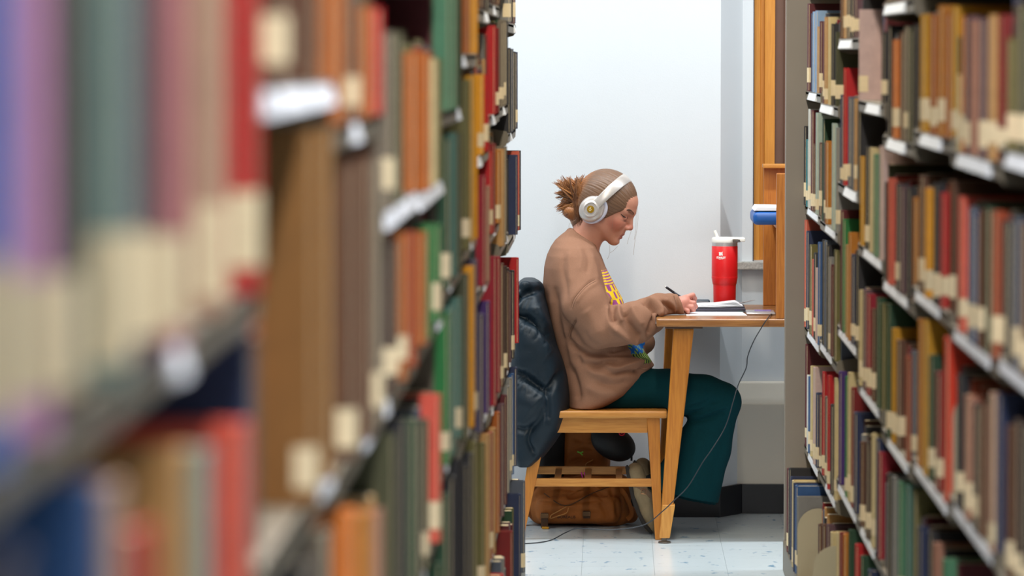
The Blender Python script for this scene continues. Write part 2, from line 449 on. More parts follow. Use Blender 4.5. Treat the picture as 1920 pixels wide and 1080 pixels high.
# ceiling fixtures that carry the lamps
M_fix = mat('fixture_enamel', (235, 235, 232), 0.4, 0.02)
M_dif = mat('fixture_diffuser', (250, 250, 250), 0.5, 0.0)
for (n, c, sx, sy, p, col) in LAMPS:
    lab = 'long fluorescent ceiling fixture over the desk by the wall' if 'desk' in n else ('long fluorescent ceiling fixture behind the stack with the end panel' if c[0] > 1 else ('long fluorescent ceiling fixture behind the stack beside the jacket' if c[0] < -1 else ('long fluorescent fixture above the aisle, nearest the desk' if c[1] > 7 else 'long fluorescent fixture above the aisle, farthest from the desk')))
    th = thing('ceiling_fixture', (c[0], c[1], CEIL), lab, 'light', None if 'desk' in n else 'aisle ceiling fixtures')
    MB().box(c[0] - sx / 2 - 0.04, c[0] + sx / 2 + 0.04, c[1] - sy / 2 - 0.04, c[1] + sy / 2 + 0.04, CEIL - 0.06, CEIL + 0.001, 0.01).build('housing', M_fix, th)
    MB().box(c[0] - sx / 2, c[0] + sx / 2, c[1] - sy / 2, c[1] + sy / 2, CEIL - 0.085, CEIL - 0.059, 0.005).build('diffuser', M_dif, th)

# ------------------------------------------------------------------ book stacks
BAY = 0.914
RX0, LX0 = 0.608, -0.289
RFAR, LFAR = 12.83, 12.50
SHD = 0.265                                     # shelf depth
M_steel = mat('grey_enamelled_steel', (112, 104, 88), 0.45, 0.05, 6)
M_panel = mat('end_panel_steel', (138, 130, 120), 0.4, 0.05, 5)
M_lab = mat('shelf_label_white', (240, 244, 250), 0.35, 0.02)
M_bend = mat('bookend_steel', (176, 166, 138), 0.4, 0.06, 10)
ORD = ['first', 'second', 'third', 'fourth', 'fifth', 'sixth', 'seventh', 'eighth', 'ninth', 'tenth', 'eleventh', 'twelfth', 'thirteenth']

# shelf heights read off the photograph, bay by bay from the far end of the aisle
RSH = [[0.403, 0.771, 1.148, 1.504], [0.415, 0.79, 1.14, 1.477], [0.482, 0.895, 1.279, 1.658], [0.48, 0.818, 1.156, 1.506],
       [0.47, 0.785, 1.12, 1.438, 1.73], [0.47, 0.81, 1.153, 1.467], [0.48, 0.83, 1.137, 1.449], [0.47, 0.81, 1.147, 1.472]]
LSH = [[0.41, 0.745, 1.084, 1.394, 1.707], [0.41, 0.75, 1.117, 1.48], [0.41, 0.76, 1.19, 1.472, 1.74], [0.42, 0.80, 1.10, 1.398, 1.717],
       [0.45, 0.865, 1.236, 1.619], [0.50, 0.907, 1.215, 1.52], [0.48, 0.83, 1.18, 1.41], [0.48, 0.82, 1.175, 1.42],
       [0.45, 0.82, 1.175, 1.545], [0.50, 0.85, 1.195, 1.592], [0.40, 0.73, 1.08, 1.43], [0.40, 0.73, 1.08, 1.43]]
BASEZ = 0.095
def build_bay(side, k, zs):
    """one single-faced cantilever shelving unit; side +1 faces the aisle from the right"""
    X0 = RX0 if side > 0 else LX0
    y1 = (RFAR if side > 0 else LFAR) - BAY * k; y0 = y1 - BAY
    def bx(mb, a, b, c, d, e, f, bev=0.0):            # a,b measured from the shelf front into the stack
        xa, xb = X0 + side * a, X0 + side * b
        return mb.box(min(xa, xb), max(xa, xb), c, d, e, f, bev)
    where = 'first' if k == 0 else ORD[k]
    lab = ('grey steel library bookcase bay, %s from the grey end panel' if side > 0 else 'grey steel library bookcase bay, %s from the draped dark jacket') % where
    root = thing('library_bookcase', (X0 + side * 0.13, (y0 + y1) / 2, 0), lab, 'bookcase', 'bays of the library stacks')
    g = MB(); bx(g, SHD - 0.012, SHD, y0 + 0.001, y1 - 0.001, 0, 2.2); g.build('back_panel', M_steel, root)
    g = MB(); bx(g, SHD - 0.05, SHD - 0.012, y1 - 0.018, y1 - 0.001, 0, 2.2, 0.002); g.build('post', M_steel, root)
    g = MB(); bx(g, SHD - 0.05, SHD - 0.012, y0 + 0.001, y0 + 0.018, 0, 2.2, 0.002); g.build('post', M_steel, root)
    g = MB(); bx(g, -0.066 if side > 0 else -0.03, SHD - 0.012, y0 + 0.001, y1 - 0.001, 0, BASEZ, 0.003); g.build('base', M_steel, root)
    top = 2.2
    zz = list(zs)
    while zz[-1] + 0.36 < 2.0: zz.append(zz[-1] + 0.345)
    for z in zz:
        g = MB(); bx(g, 0, SHD - 0.012, y0 + 0.004, y1 - 0.004, z - 0.012, z, 0.0015)
        bx(g, 0, 0.004, y0 + 0.004, y1 - 0.004, z - 0.028, z - 0.002, 0.0015)
        s = g.build('shelf', M_steel, root)
        w_l = R.uniform(0.5, 0.85) if side > 0 else (0.93 if (k == 9 and abs(z - 1.592) < .01) or (k in (6, 7) and 1.4 < z < 1.43) else (R.uniform(0.08, 0.12) if k >= 10 else R.uniform(0.08, 0.22))); a_l = R.uniform(0.03, 0.97 - w_l); fr_ = (a_l, 1 - a_l - w_l)
        ya_, yb_ = y0 + 0.01 + fr_[0] * BAY, y1 - 0.01 - fr_[1] * BAY; hl = 0.021 if z > 1.25 else 0.0165; xb_, xt_, xi_ = X0 - side * (0.0070 if z > 1.25 else 0.0036), X0 - side * 0.0012, X0 + side * 0.0006
        g = MB(); g.hexa([(xb_, ya_, z - 0.004 - hl), (xb_, yb_, z - 0.004 - hl), (xi_, yb_, z - 0.005 - hl), (xi_, ya_, z - 0.005 - hl), (xt_, ya_, z - 0.004), (xt_, yb_, z - 0.004), (xi_, yb_, z - 0.004), (xi_, ya_, z - 0.004)])
        g.build('shelf_label', M_lab, s)
        for yy in (y0 + 0.0015, y1 - 0.0035):
            poly = [(0.0, -0.022), (0.006, -0.034), (0.03, -0.040), (SHD - 0.05, -0.040), (SHD - 0.05, 0.12), (SHD - 0.09, 0.12), (0.05, 0.014), (0.004, 0.006), (-0.001, -0.004)]
            g = MB(); g.prism([(X0 + side * a, z + b) for a, b in poly], yy, yy + 0.002); g.build('shelf_bracket', M_steel, s)
    g = MB(); bx(g, 0.0, SHD, y0 + 0.001, y1 - 0.001, top, top + 0.02, 0.002); g.build('top_cover', M_steel, root)
    if side > 0 and k == 0:
        g = MB(); g.box(at(1471.5, 560, RFAR).x, X0 + SHD, RFAR, RFAR + 0.025, 0, 2.26, 0.006, 3)
        e = g.build('end_panel', M_panel, root); e['label'] = 'plain grey steel panel closing the end of the stack'
    return zz
RZ = [build_bay(1, k, z) for k, z in enumerate(RSH)]
LZ = [build_bay(-1, k, z) for k, z in enumerate(LSH)]

# ------------------------------------------------------------------ books
PAL = {  # code: (colour, words)
 'mar': ((88, 26, 34), 'maroon'), 'nav': ((38, 48, 78), 'navy blue'), 'lbl': ((150, 176, 206), 'pale blue'), 'tan': ((190, 150, 100), 'tan'),
 'blk': ((34, 32, 34), 'black'), 'teal': ((60, 128, 134), 'teal'), 'wht': ((214, 214, 208), 'white'), 'brn': ((96, 66, 46), 'brown'),
 'pgr': ((176, 190, 180), 'pale green'), 'sal': ((204, 112, 92), 'salmon pink'), 'olv': ((104, 98, 56), 'olive'), 'pnk': ((206, 182, 176), 'pale pink'),
 'cre': ((212, 194, 150), 'cream'), 'blu': ((62, 96, 140), 'blue'), 'gry': ((132, 130, 126), 'grey'), 'red': ((186, 8, 14), 'red'),
 'dred': ((124, 30, 26), 'dark red'), 'dgr': ((34, 66, 42), 'dark green'), 'och': ((186, 126, 38), 'ochre'), 'ora': ((214, 132, 62), 'orange'),
 'pur': ((72, 42, 104), 'purple'), 'grn': ((44, 116, 62), 'green'), 'sla': ((86, 92, 104), 'slate grey'), 'plm': ((96, 70, 76), 'plum'),
 'mus': ((200, 152, 36), 'mustard yellow'), 'yel': ((236, 166, 24), 'bright yellow'), 'cri': ((150, 26, 52), 'crimson'), 'sage': ((148, 156, 124), 'sage green'),
 'rus': ((156, 76, 36), 'rust brown'), 'rbr': ((172, 98, 24), 'orange brown'), 'pbr': ((166, 124, 104), 'pinkish brown'), 'dol': ((66, 66, 42), 'dark olive'),
 'khk': ((138, 100, 54), 'khaki brown'), 'gbr': ((112, 102, 88), 'grey brown'), 'lsal': ((222, 110, 92), 'coral'), 'spur': ((78, 70, 90), 'slate purple'),
 'mgr': ((84, 128, 98), 'mid green'), 'tgr': ((82, 116, 104), 'teal green'), 'ggr': ((132, 150, 142), 'grey green'), 'pvi': ((226, 172, 208), 'pinkish violet'),
 'sblu': ((110, 150, 220), 'sky blue'), 'dusk': ((190, 130, 132), 'dusty pink'), 'beige': ((190, 158, 136), 'beige'), 'scar': ((214, 60, 16), 'vermilion'), 'dbr': ((64, 46, 38), 'dark brown')}
M_page = mat('book_pages', (206, 190, 156), 0.85, 0.15, 300, stretch=(1, 8, 1))
M_call = mat('spine_label_paper', (226, 206, 166), 0.75, 0.08, 60)
import colorsys
for k_, (c_, w_) in list(PAL.items()):
    h_, s_, v_ = colorsys.rgb_to_hsv(*[x / 255 for x in c_]); PAL[k_] = (tuple(x * 255 for x in colorsys.hsv_to_rgb(h_, min(1, s_ * 1.22), v_ * 0.92)), w_)
def cloth(code):
    return mat('book_cloth_' + PAL[code][1].replace(' ', '_'), PAL[code][0], 0.62, 0.14, 40, 0.15, 900)

def spine_outline(t, off=0.0, n=4):
    """top view of the rounded spine, aisle side at x=0"""
    b = min(0.006, t * 0.2); pts = []
    for i in range(n + 1):
        a = -1 + 2 * i / n
        pts.append((b * (a * a) - off, a * (t / 2 + off)))
    return pts
def book_parts(t, h, d):
    c = 0.0022
    out = [(d, -t / 2)] + spine_outline(t) + [(d, t / 2)]
    inn = [(d, -t / 2 + c)] + [(x + 0.004, max(-t / 2 + c, min(t / 2 - c, y))) for x, y in spine_outline(t)] + [(d, t / 2 - c)]
    V = [(x, y, z) for z in (0, h) for x, y in out] + [(x, y, z) for z in (0, h) for x, y in inn]
    n = len(out); F = []
    for i in range(n - 1):
        F.append((i, n + i, n + i + 1, i + 1))                                      # outside
        F.append((2 * n + i, 2 * n + i + 1, 3 * n + i + 1, 3 * n + i))              # inside
        F.append((n + i, 3 * n + i, 3 * n + i + 1, n + i + 1)); F.append((i, i + 1, 2 * n + i + 1, 2 * n + i))
    for i in (0, n - 1): F.append((i, 2 * n + i, 3 * n + i, n + i))
    return V, F
def box_vf(x0, x1, y0, y1, z0, z1):
    V = [(x, y, z) for x in (x0, x1) for y in (y0, y1) for z in (z0, z1)]
    F = [(0, 1, 3, 2), (4, 6, 7, 5), (0, 4, 5, 1), (2, 3, 7, 6), (0, 2, 6, 4), (1, 5, 7, 3)]
    return V, F
def pyd(name, V, F, m):
    me = bpy.data.meshes.new(name); me.from_pydata(V, [], F); me.update(); me.materials.append(m)
    bm = bmesh.new(); bm.from_mesh(me); bmesh.ops.recalc_face_normals(bm, faces=bm.faces[:]); bm.to_mesh(me); bm.free()
    return me
def make_book(side, xf, yn, t, h, d, z, code, call, label, white=False):
    """a hardback standing on a shelf: rounded spine to the aisle"""
    V, F = book_parts(t, h, d)
    o = link('book', pyd('book', V, F, cloth(code)))
    o.location = (xf, yn + t / 2, z + 0.0006); o.rotation_euler = (0, 0, 0 if side > 0 else math.pi)
    tag(o, label, 'book', 'books on the library stacks')
    p = bpy.data.objects.new('page_block', pyd('page_block', *box_vf(0.004, d - 0.004, -t / 2 + 0.0022, t / 2 - 0.0022, 0.003, h - 0.004), M_page))
    C.objects.link(p); p.parent = o
    if call:
        z0, z1 = call
        ol = [(0.022, -t / 2 - 0.0004)] + spine_outline(t, 0.0004) + [(0.022, t / 2 + 0.0004)]
        V = [(x, y, zz) for zz in (z0, z1) for x, y in ol]; n = len(ol)
        F = [(i, n + i, n + i + 1, i + 1) for i in range(n - 1)]
        q = bpy.data.objects.new('call_number_label', pyd('call_number_label', V, F, M_call)); C.objects.link(q); q.parent = o
    return o
FILL_V, FILL_F, FILL_C = [], [], []
def filler(side, xf, yn, t, h, d, z, col):
    V, F = box_vf(0, d, 0, t, 0, h)
    V2, F2 = box_vf(0.003, d - 0.004, 0.002, t - 0.002, 0.01, h + 0.0008)
    for (vv, ff, c) in ((V, F, col), (V2, F2, (206, 190, 156))):
        n = len(FILL_V)
        FILL_V.extend([(xf + side * a, yn + b, z + 0.0006 + e) for a, b, e in vv]); FILL_F.extend([tuple(n + i for i in f) for f in ff])
        FILL_C.extend([lin(c)] * len(ff))
NB = [0]; BOOKS = []
def row(side, k, z, strips, xend, front=0.0, base=False):
    """strips: (pixel where the book's far edge shows, colour, pixel of its top); far to near"""
    X0 = (RX0 if side > 0 else LX0) + side * front
    y1 = (RFAR if side > 0 else LFAR) - BAY * k; y0 = y1 - BAY
    lo, hi = y0 + (0.03 if base else 0.008), y1 - (0.024 if (side > 0 and k == 6 and abs(z - 0.83) < 0.01) else 0.008)
    fill_top = hi
    pend = []
    n = len(strips)
    lvl = None
    zz = [BASEZ] + (RZ if side > 0 else LZ)[k]
    lvl = min(range(len(zz)), key=lambda i: abs(zz[i] - z))
    up = min([q for q in zz if q > z + 0.05] + [9])
    for i, (px, code, ty) in enumerate(strips):
        nxt = strips[i + 1][0] if i + 1 < n else xend
        py = ty + 60
        rr = abs(ratio(px, py)); rn = abs(ratio(nxt, py))
        xn = abs(X0) - (R.uniform(0.002, 0.008) if side > 0 else R.uniform(0.010, 0.016))
        far = xn / rr; span = far - xn / max(rn, 1e-5)
        t = max(0.014, min(R.uniform(0.026, 0.052), span * 0.85))
        left = n - i - 1                                   # room kept for the books still to come
        far = max(min(far, fill_top), lo + t + left * 0.03)
        far = min(far, fill_top)
        xf = side * max(abs(X0) - 0.045, min(abs(X0) + 0.014, rr * far))
        yn = far - t
        if yn < lo: continue
        # recessed neighbours between the previous visible book and this one
        if pend:
            fill_gap(side, pend[0], pend[1], far, pend[2], z, X0, up)
        elif fill_top - far > 0.02:
            fill_gap(side, None, fill_top, far, rr, z, X0, up)
        top = at(px, ty, yn).z
        h = min(max(top - z, 0.13), min(0.42, up - z - 0.045))
        d = max(0.13, h * R.uniform(0.66, 0.78))
        d = min(d, SHD - 0.055 - abs(front) * 0 - abs(xf - X0) - max(front, 0))
        call = None
        if R.random() < (0.62 if side > 0 else 0.42): a = R.uniform(0.012, 0.03); call = (a, a + R.uniform(0.03, 0.045))
        near = side < 0 and k >= 10 and z > 1.3
        if near: a = R.uniform(0.010, 0.022); call = (a, a + R.uniform(0.055, 0.075))
        size = 'tall' if h > 0.265 else ('small' if h < 0.19 else ('thick' if t > 0.045 else ('thin' if t < 0.022 else 'upright')))
        sh = 'bottom shelf' if lvl == 0 else ORD[lvl] + ' shelf up'
        tail = ORD[k] + (' bay from the end panel' if side > 0 else ' bay from the draped jacket')
        lab = '%s %s hardback%s, %s, %s' % (size, PAL[code][1], ' with paper spine label' if call and len(PAL[code][1].split()) < 2 else '', sh, tail)
        while len(lab.split()) > 16: lab = lab.replace(' with paper spine label', '')
        BOOKS.append((make_book(side, xf, yn, t, h, d, z, code, call, lab, near), side, yn)); NB[0] += 1
        pend = [abs(xf), yn, rn]; fill_top = yn
    if pend: fill_gap(side, pend[0], pend[1], lo, pend[2], z, X0, up)
    return
FC = [PAL[c][0] for c in ('mar', 'nav', 'brn', 'blk', 'gbr', 'olv', 'dgr', 'dred', 'sla', 'plm', 'tan', 'dol', 'gry', 'rus', 'blk', 'brn')]
def fill_gap(side, prevx, top, bot, rn, z, X0, up):
    y = top - 0.001
    while y - bot > 0.016:
        t = min(R.uniform(0.018, 0.045), y - bot - 0.001)
        if t < 0.012: break
        need = rn * y + 0.004 if prevx is not None else abs(X0) + 0.004
        xf = max(abs(X0) + R.uniform(0.008, 0.02), need)
        d = min(0.17, SHD - 0.055 - (xf - abs(X0)))
        h = min(R.uniform(0.17, 0.235), up - z - 0.045)
        if d > 0.05: filler(side, side * xf, y - t, t - 0.0006, h, d, z, FC[R.randrange(len(FC))])
        y -= t
def rows(side, k, data, xend):
    zz = (RZ if side > 0 else LZ)[k]
    for z, strips in data:
        base = z < 0.2
        zt = BASEZ if base else min(zz, key=lambda q: abs(q - z))
        row(side, k, zt, strips, xend, front=((-0.062 if k == 0 else -0.010) if side > 0 else -0.028) if base else 0.0, base=base)

def S(txt):
    out = []
    for tok in txt.split():
        x, c, y = tok.split(','); out.append((float(x), c, float(y)))
    return out
# ---- right-hand stack, far bay first; each entry: x where the far edge of the book shows, colour, y of its top
rows(1, 0, [
 (1.504, S('1513,mar,7 1520,nav,25 1523,lbl,22 1528,lbl,20 1531.5,tan,50 1536,mar,40')),
 (1.148, S('1507,blk,237 1511,teal,262 1515,wht,205 1520,mar,207 1524,brn,270 1529,pgr,212 1535,brn,268')),
 (0.771, S('1508,sal,395 1511,nav,434 1517,olv,460 1522,sal,487 1525,blk,475 1529,pnk,503 1533,blu,455 1537,tan,480')),
 (0.403, S('1509,mar,647 1512,wht,705 1515,blu,707 1519,cre,687 1524,pnk,690 1529,nav,738 1535,brn,743')),
 (0.1, S('1474.5,mar,880 1478,blk,877 1481,nav,895 1484,cre,903 1487,nav,907 1490,blu,912 1493,gry,932'))], 1541)
rows(1, 1, [
 (1.477, S('1542,mar,40 1545,tan,32 1552,cre,32 1558,blk,45 1566,dol,60')),
 (1.80, S('1543,mar,-90 1552,dgr,-90 1562,dgr,-80')),
 (1.14, S('1541,dgr,212 1544,brn,268 1547,och,265 1559,pgr,232 1567,gry,240')),
 (0.79, S('1541,blk,450 1545,sla,452 1549,blk,460 1553,gry,483 1557,mar,497 1563,olv,470')),
 (0.415, S('1541,red,698 1546,gbr,745 1551,red,705 1556,blk,760 1564,cre,675')),
 (0.1, S('1533,brn,985 1541,brn,985 1549,plm,985 1556,cre,1000'))], 1574)
rows(1, 2, [
 (1.658, S('1575,brn,-50 1581,tan,-50 1587,gbr,-45 1594,blk,-45 1601,plm,-50')),
 (1.279, S('1575,nav,178 1581,red,128 1589,sla,182 1595,sla,183 1601,tan,185 1607,blk,190')),
 (0.895, S('1575,mar,395 1579,grn,412 1585,tan,460 1590,och,437 1595,nav,478 1603,blk,470')),
 (0.482, S('1572,pur,698 1584,grn,707 1589,cre,700 1595,dred,728 1600,nav,775 1605,teal,728')),
 (0.1, S('1567,cre,1000 1573,dred,1000 1580,och,1003 1590,dgr,995'))], 1613)
rows(1, 3, [
 (1.85, S('1613,och,-140 1622,mus,-140 1636,sla,-140 1648,pnk,-140')),
 (1.506, S('1610,pnk,18 1652,blk,60')),
 (1.156, S('1612,mus,294 1621,blk,275 1629,cre,278 1637,mgr,290 1648,pnk,275')),
 (0.818, S('1610,cre,545 1617,plm,545 1624,cri,553 1633,brn,580 1642,dgr,560 1652,olv,570')),
 (0.48, S('1612,brn,830 1622,dbr,830 1633,cre,815 1641,nav,825 1646,cri,850 1654,sage,865')),
 (0.1, S('1602,red,1000 1612,dgr,1010 1626,nav,1055'))], 1660)
rows(1, 4, [
 (1.80, S('1662,gbr,-130 1680,brn,-140 1700,olv,-130')),
 (1.438, S('1663,blk,48 1673,ora,75 1686,brn,60 1694,gbr,50 1702,dol,55 1712,blk,45')),
 (1.12, S('1658,blk,342 1664,sal,335 1678,blk,345 1686,plm,350 1698,blk,352 1710,och,372')),
 (0.785, S('1662,dgr,560 1671,mus,617 1679,brn,640 1697,rus,670 1708,sla,660 1715,tan,665')),
 (0.47, S('1662,blk,890 1672,gry,895 1683,mgr,905 1697,tgr,905 1711,olv,905'))], 1720)
rows(1, 5, [
 (1.82, S('1722,olv,-160 1745,brn,-170 1770,gbr,-160')),
 (1.467, S('1724,mus,27 1742,rbr,27 1757,och,10 1771,rbr,25 1783,mus,12')),
 (1.153, S('1722,brn,330 1733,yel,355 1749,blk,345 1762,red,363 1779,brn,340')),
 (0.81, S('1720,och,600 1730,mus,600 1740,dgr,668 1752,dred,700 1768,scar,634')),
 (0.47, S('1720,nav,990 1738,blk,1000 1748,pbr,1020 1766,mgr,1050'))], 1790)
rows(1, 6, [
 (1.80, S('1792,dol,-190 1830,brn,-190')),
 (1.449, S('1793,cre,140 1801,ora,30 1809,plm,30 1818,pbr,38 1834,plm,35 1851,tan,28 1869,dred,28')),
 (1.137, S('1796,lsal,370 1813,sla,390 1822,blu,400 1832,brn,395 1845,dgr,390 1857,rus,397 1876,blk,415')),
 (0.83, S('1792,blk,705 1806,pbr,745 1822,blk,760 1833,brn,760 1853,beige,740 1866,nav,740'))], 1882)
rows(1, 7, [
 (1.472, S('1886,olv,72 1904,dol,10 1930,dgr,0 1960,brn,10')),
 (1.147, S('1884,blk,415 1898,sla,410 1911,brn,420 1935,dbr,420 1965,blk,420')),
 (0.81, S('1886,brn,800 1900,dbr,790 1915,blk,800 1945,brn,800 1975,nav,800'))], 2007)

# ---- left-hand stack; pixel columns run right to left because the far end of the aisle is to the right
rows(-1, 0, [
 (1.707, S('967,plm,-90 962,blk,-90 958,gry,-95 954,blk,-90')),
 (1.394, S('971,nav,98 967,blk,97 963,sla,92 958,blk,90')),
 (1.084, S('977,blk,283 974,sal,284 971,nav,291')),
 (0.745, S('973,red,484 965,blk,508 959,plm,512')),
 (0.41, S('970,nav,668 964,blu,672 960,gry,700')),
 (0.1, S('985,sla,880 977,nav,895 969,blk,940'))], 956)
rows(-1, 1, [
 (1.825, S('955,brn,-120 948,blk,-120')),
 (1.48, S('953,blk,40 949,gbr,40 945,gbr,42')),
 (1.117, S('951,gbr,275 946,tan,280')),
 (0.75, S('955,brn,510 951,dbr,500 945,brn,490')),
 (0.41, S('956,gry,700 951,mar,715 946,plm,712')),
 (0.1, S('962,dred,950 957,blk,955'))], 939)
rows(-1, 2, [
 (1.74, S('938,brn,-90 930,dbr,-90')),
 (1.472, S('936,dred,53 930,red,48')),
 (1.19, S('939,och,282 930,dred,270 924,red,285')),
 (0.76, S('939,cri,482 932,cri,482')),
 (0.41, S('938,rbr,727 930,tan,790 925,rus,780')),
 (0.1, S('945,red,1030 938,rus,1030'))], 920)
rows(-1, 3, [
 (1.717, S('918,blk,-40 908,brn,-40')),
 (1.398, S('917,red,140 908,yel,140')),
 (1.10, S('919,pbr,350 912,cri,330')),
 (0.80, S('919,pur,470 908,spur,470')),
 (0.42, S('919,tan,790 910,olv,800'))], 897)
rows(-1, 4, [
 (1.619, S('896.5,yel,-60 890,yel,-60 882,rbr,-60')),
 (1.236, S('896,yel,140 890,mus,140 882,olv,150')),
 (0.865, S('896,spur,472 890,yel,480 880,dol,490')),
 (0.45, S('896,olv,800 888,blk,800 878,blk,790'))], 868)
rows(-1, 5, [
 (1.52, S('867,dol,-40 858,mgr,-40 846,mgr,-30')),
 (1.215, S('867,dol,250 857,tgr,250 846,dgr,255')),
 (0.907, S('867,tgr,560 855,tgr,560 845,grn,570')),
 (0.50, S('866,blk,790 853,blk,800 843,dgr,900'))], 832)
rows(-1, 6, [
 (1.75, S('830,cre,-200 815,olv,-200 800,dol,-200')),
 (1.41, S('829,olv,110 820,cre,110 808,rbr,98')),
 (1.18, S('829,grn,422 812,grn,422 801,rbr,436')),
 (0.83, S('828,lsal,742 806,dol,790 793,blk,790')),
 (0.48, S('828,dgr,1000 810,grn,1000'))], 785)
rows(-1, 7, [
 (1.76, S('783,dbr,-260 760,brn,-260')),
 (1.42, S('783,rbr,98 758,dol,60 740,gbr,60')),
 (1.175, S('783,rus,436 765,rbr,436 748,dbr,440')),
 (0.82, S('784,dgr,790 765,blk,790 745,dol,800'))], 722)
rows(-1, 8, [
 (1.545, S('720,red,92 700,rbr,70 675,brn,-60 650,rbr,-60')),
 (1.175, S('720,gbr,300 700,brn,280 670,brn,262')),
 (0.82, S('720,pbr,960 700,och,965 670,ora,960'))], 631)
rows(-1, 9, [
 (1.592, S('628,rbr,-260 600,brn,-280 545,brn,-280')),
 (1.195, S('628,khk,240 596,khk,240')),
 (0.90, S('625,gbr,1000 590,blk,990 545,nav,1000'))], 492)
rows(-1, 10, [
 (1.43, S('490,red,-160 428,beige,-180 350,dusk,-200 306,plm,-200 266,sla,-200')),
 (1.08, S('472,lsal,800 404,ggr,850 362,tan,850 295,red,1000'))], 249)
rows(-1, 11, [
 (1.43, S('248,ggr,-300 150,dbr,-320 100,pvi,-330 20,sblu,-330 -90,nav,-330')),
 (1.08, S('240,beige,920 195,blu,860 60,nav,900 -60,gry,900'))], -289)

fm = bpy.data.meshes.new('shelved_books'); fm.from_pydata(FILL_V, [], FILL_F)
ca = fm.color_attributes.new('Col', 'FLOAT_COLOR', 'CORNER')
cc = np.ones((len(fm.loops), 4), np.float32); cc[:, :3] = np.repeat(np.array(FILL_C, np.float32), 4, axis=0); ca.data.foreach_set('color', cc.ravel())
fo = link('shelved_books', fm, mat('book_cloth_mixed', rough=0.65, var=0.12, scale=40, attr='Col'))
tag(fo, 'mixed older hardbacks pushed back between the nearer books on the stacks', 'books'); fo['kind'] = 'stuff'
print('visible books', NB[0], 'recessed', len(FILL_V) // 16)

same = {}
for o, side, yn in BOOKS: same.setdefault(o['label'], []).append((yn, side, o))
for lab, ls in same.items():
    if len(ls) < 2: continue
    ls.sort(key=lambda q: -q[0]); what = 'end panel' if ls[0][1] > 0 else 'jacket'
    lab = lab.replace(' with paper spine label', '')
    for i, (yn, side, o) in enumerate(ls):
        o['label'] = lab + (', nearest the ' + what if i == 0 else (', farthest from ' + what if i == len(ls) - 1 else ', in between'))
        while len(o['label'].split()) > 16: o['label'] = o['label'].replace(' hardback', '', 1) if ' hardback' in o['label'] else o['label'].replace(' the', '', 1)

# bookends: arched steel plates
def bookend(side, px, py_top, z, Y, label, wid=0.12, ft=1):
    X0 = RX0 if side > 0 else LX0
    h = 0.20; p = []
    for i in range(13):
        a = math.pi * i / 12; p.append((0.005 + wid / 2 - wid / 2 * math.cos(a), h - wid / 2 + wid / 2 * math.sin(a)))
    p = [(0.005, 0.0)] + p + [(0.005 + wid, 0.0)]
    o = thing('bookend', (X0, Y, z), label, 'bookend', 'steel bookends on the stacks')
    MB().prism([(X0 + side * (a + px), z + 0.0001 + b) for a, b in p], Y - 0.001, Y + 0.001).build('upright_plate', M_bend, o)
    g = MB(); xa, xb = X0 + side * (0.005 + px), X0 + side * (0.005 + px + wid); g.box(min(xa, xb), max(xa, xb), min(Y, Y + ft * 0.08), max(Y, Y + ft * 0.08), z + 0.0001, z + 0.0005); g.build('foot_plate', M_bend, o)
bookend(1, -0.066, 0, BASEZ, RFAR - BAY + 0.022, 'arched tan steel bookend, bottom shelf of the bay beside the grey end panel')
bookend(1, -0.066, 0, BASEZ, RFAR - 2 * BAY + 0.022, 'arched tan steel bookend, bottom shelf, second bay from the grey end panel')
bookend(1, 0.0, 0, 0.83, RFAR - 6 * BAY - 0.012, 'arched pale steel bookend, second shelf up, seventh bay from the grey end panel', ft=-1)

# ------------------------------------------------------------------ study desk with hutch
M_top = wood('desk_oak_top', (168, 114, 62), (132, 84, 44), (1.2, 16, 16), 7, 0.25)
M_oakx = wood('oak_along_x', (200, 138, 62), (180, 116, 46), (1.5, 20, 20), 8)
M_oakz = wood('oak_along_z', (194, 124, 42), (176, 106, 32), (20, 20, 1.4), 8)
M_oakd = wood('oak_hutch', (182, 112, 42), (160, 92, 30), (20, 20, 1.4), 8)
M_metal = mat('dull_metal', (120, 110, 100), 0.4, 0.1, metal=0.8)
TZ = at(1300, 598, 13.5).z
TX0 = at(1231, 600, 13.5).x; TX1 = TX0 + 1.25
TY0, TY1 = 13.5, WALLY - 0.03
desk = thing('study_desk', (0.75, 13.9, 0), 'oak library study desk with splayed legs and upright hutch panels by the wall', 'desk')
MB().box(TX0, TX1, TY0, TY1, TZ - 0.027, TZ, 0.006, 3).build('desktop', M_top, desk)
def leg(root, name, m, top, bot, wt, wb, z1, z0, dy_t=None, dy_b=None, bev=0.006):
    ht, hb = wt / 2, wb / 2; dt = (dy_t or wt) / 2; db = (dy_b or wb) / 2
    g = MB(); g.hexa([(bot[0] - hb, bot[1] - db, z0), (bot[0] + hb, bot[1] - db, z0), (bot[0] + hb, bot[1] + db, z0), (bot[0] - hb, bot[1] + db, z0),
                      (top[0] - ht, top[1] - dt, z1), (top[0] + ht, top[1] - dt, z1), (top[0] + ht, top[1] + dt, z1), (top[0] - ht, top[1] + dt, z1)], bev)
    return g.build(name, m, root)
ltx = at(1282, 616, 13.56).x; lbx = at(1246, 1008, 13.53).x
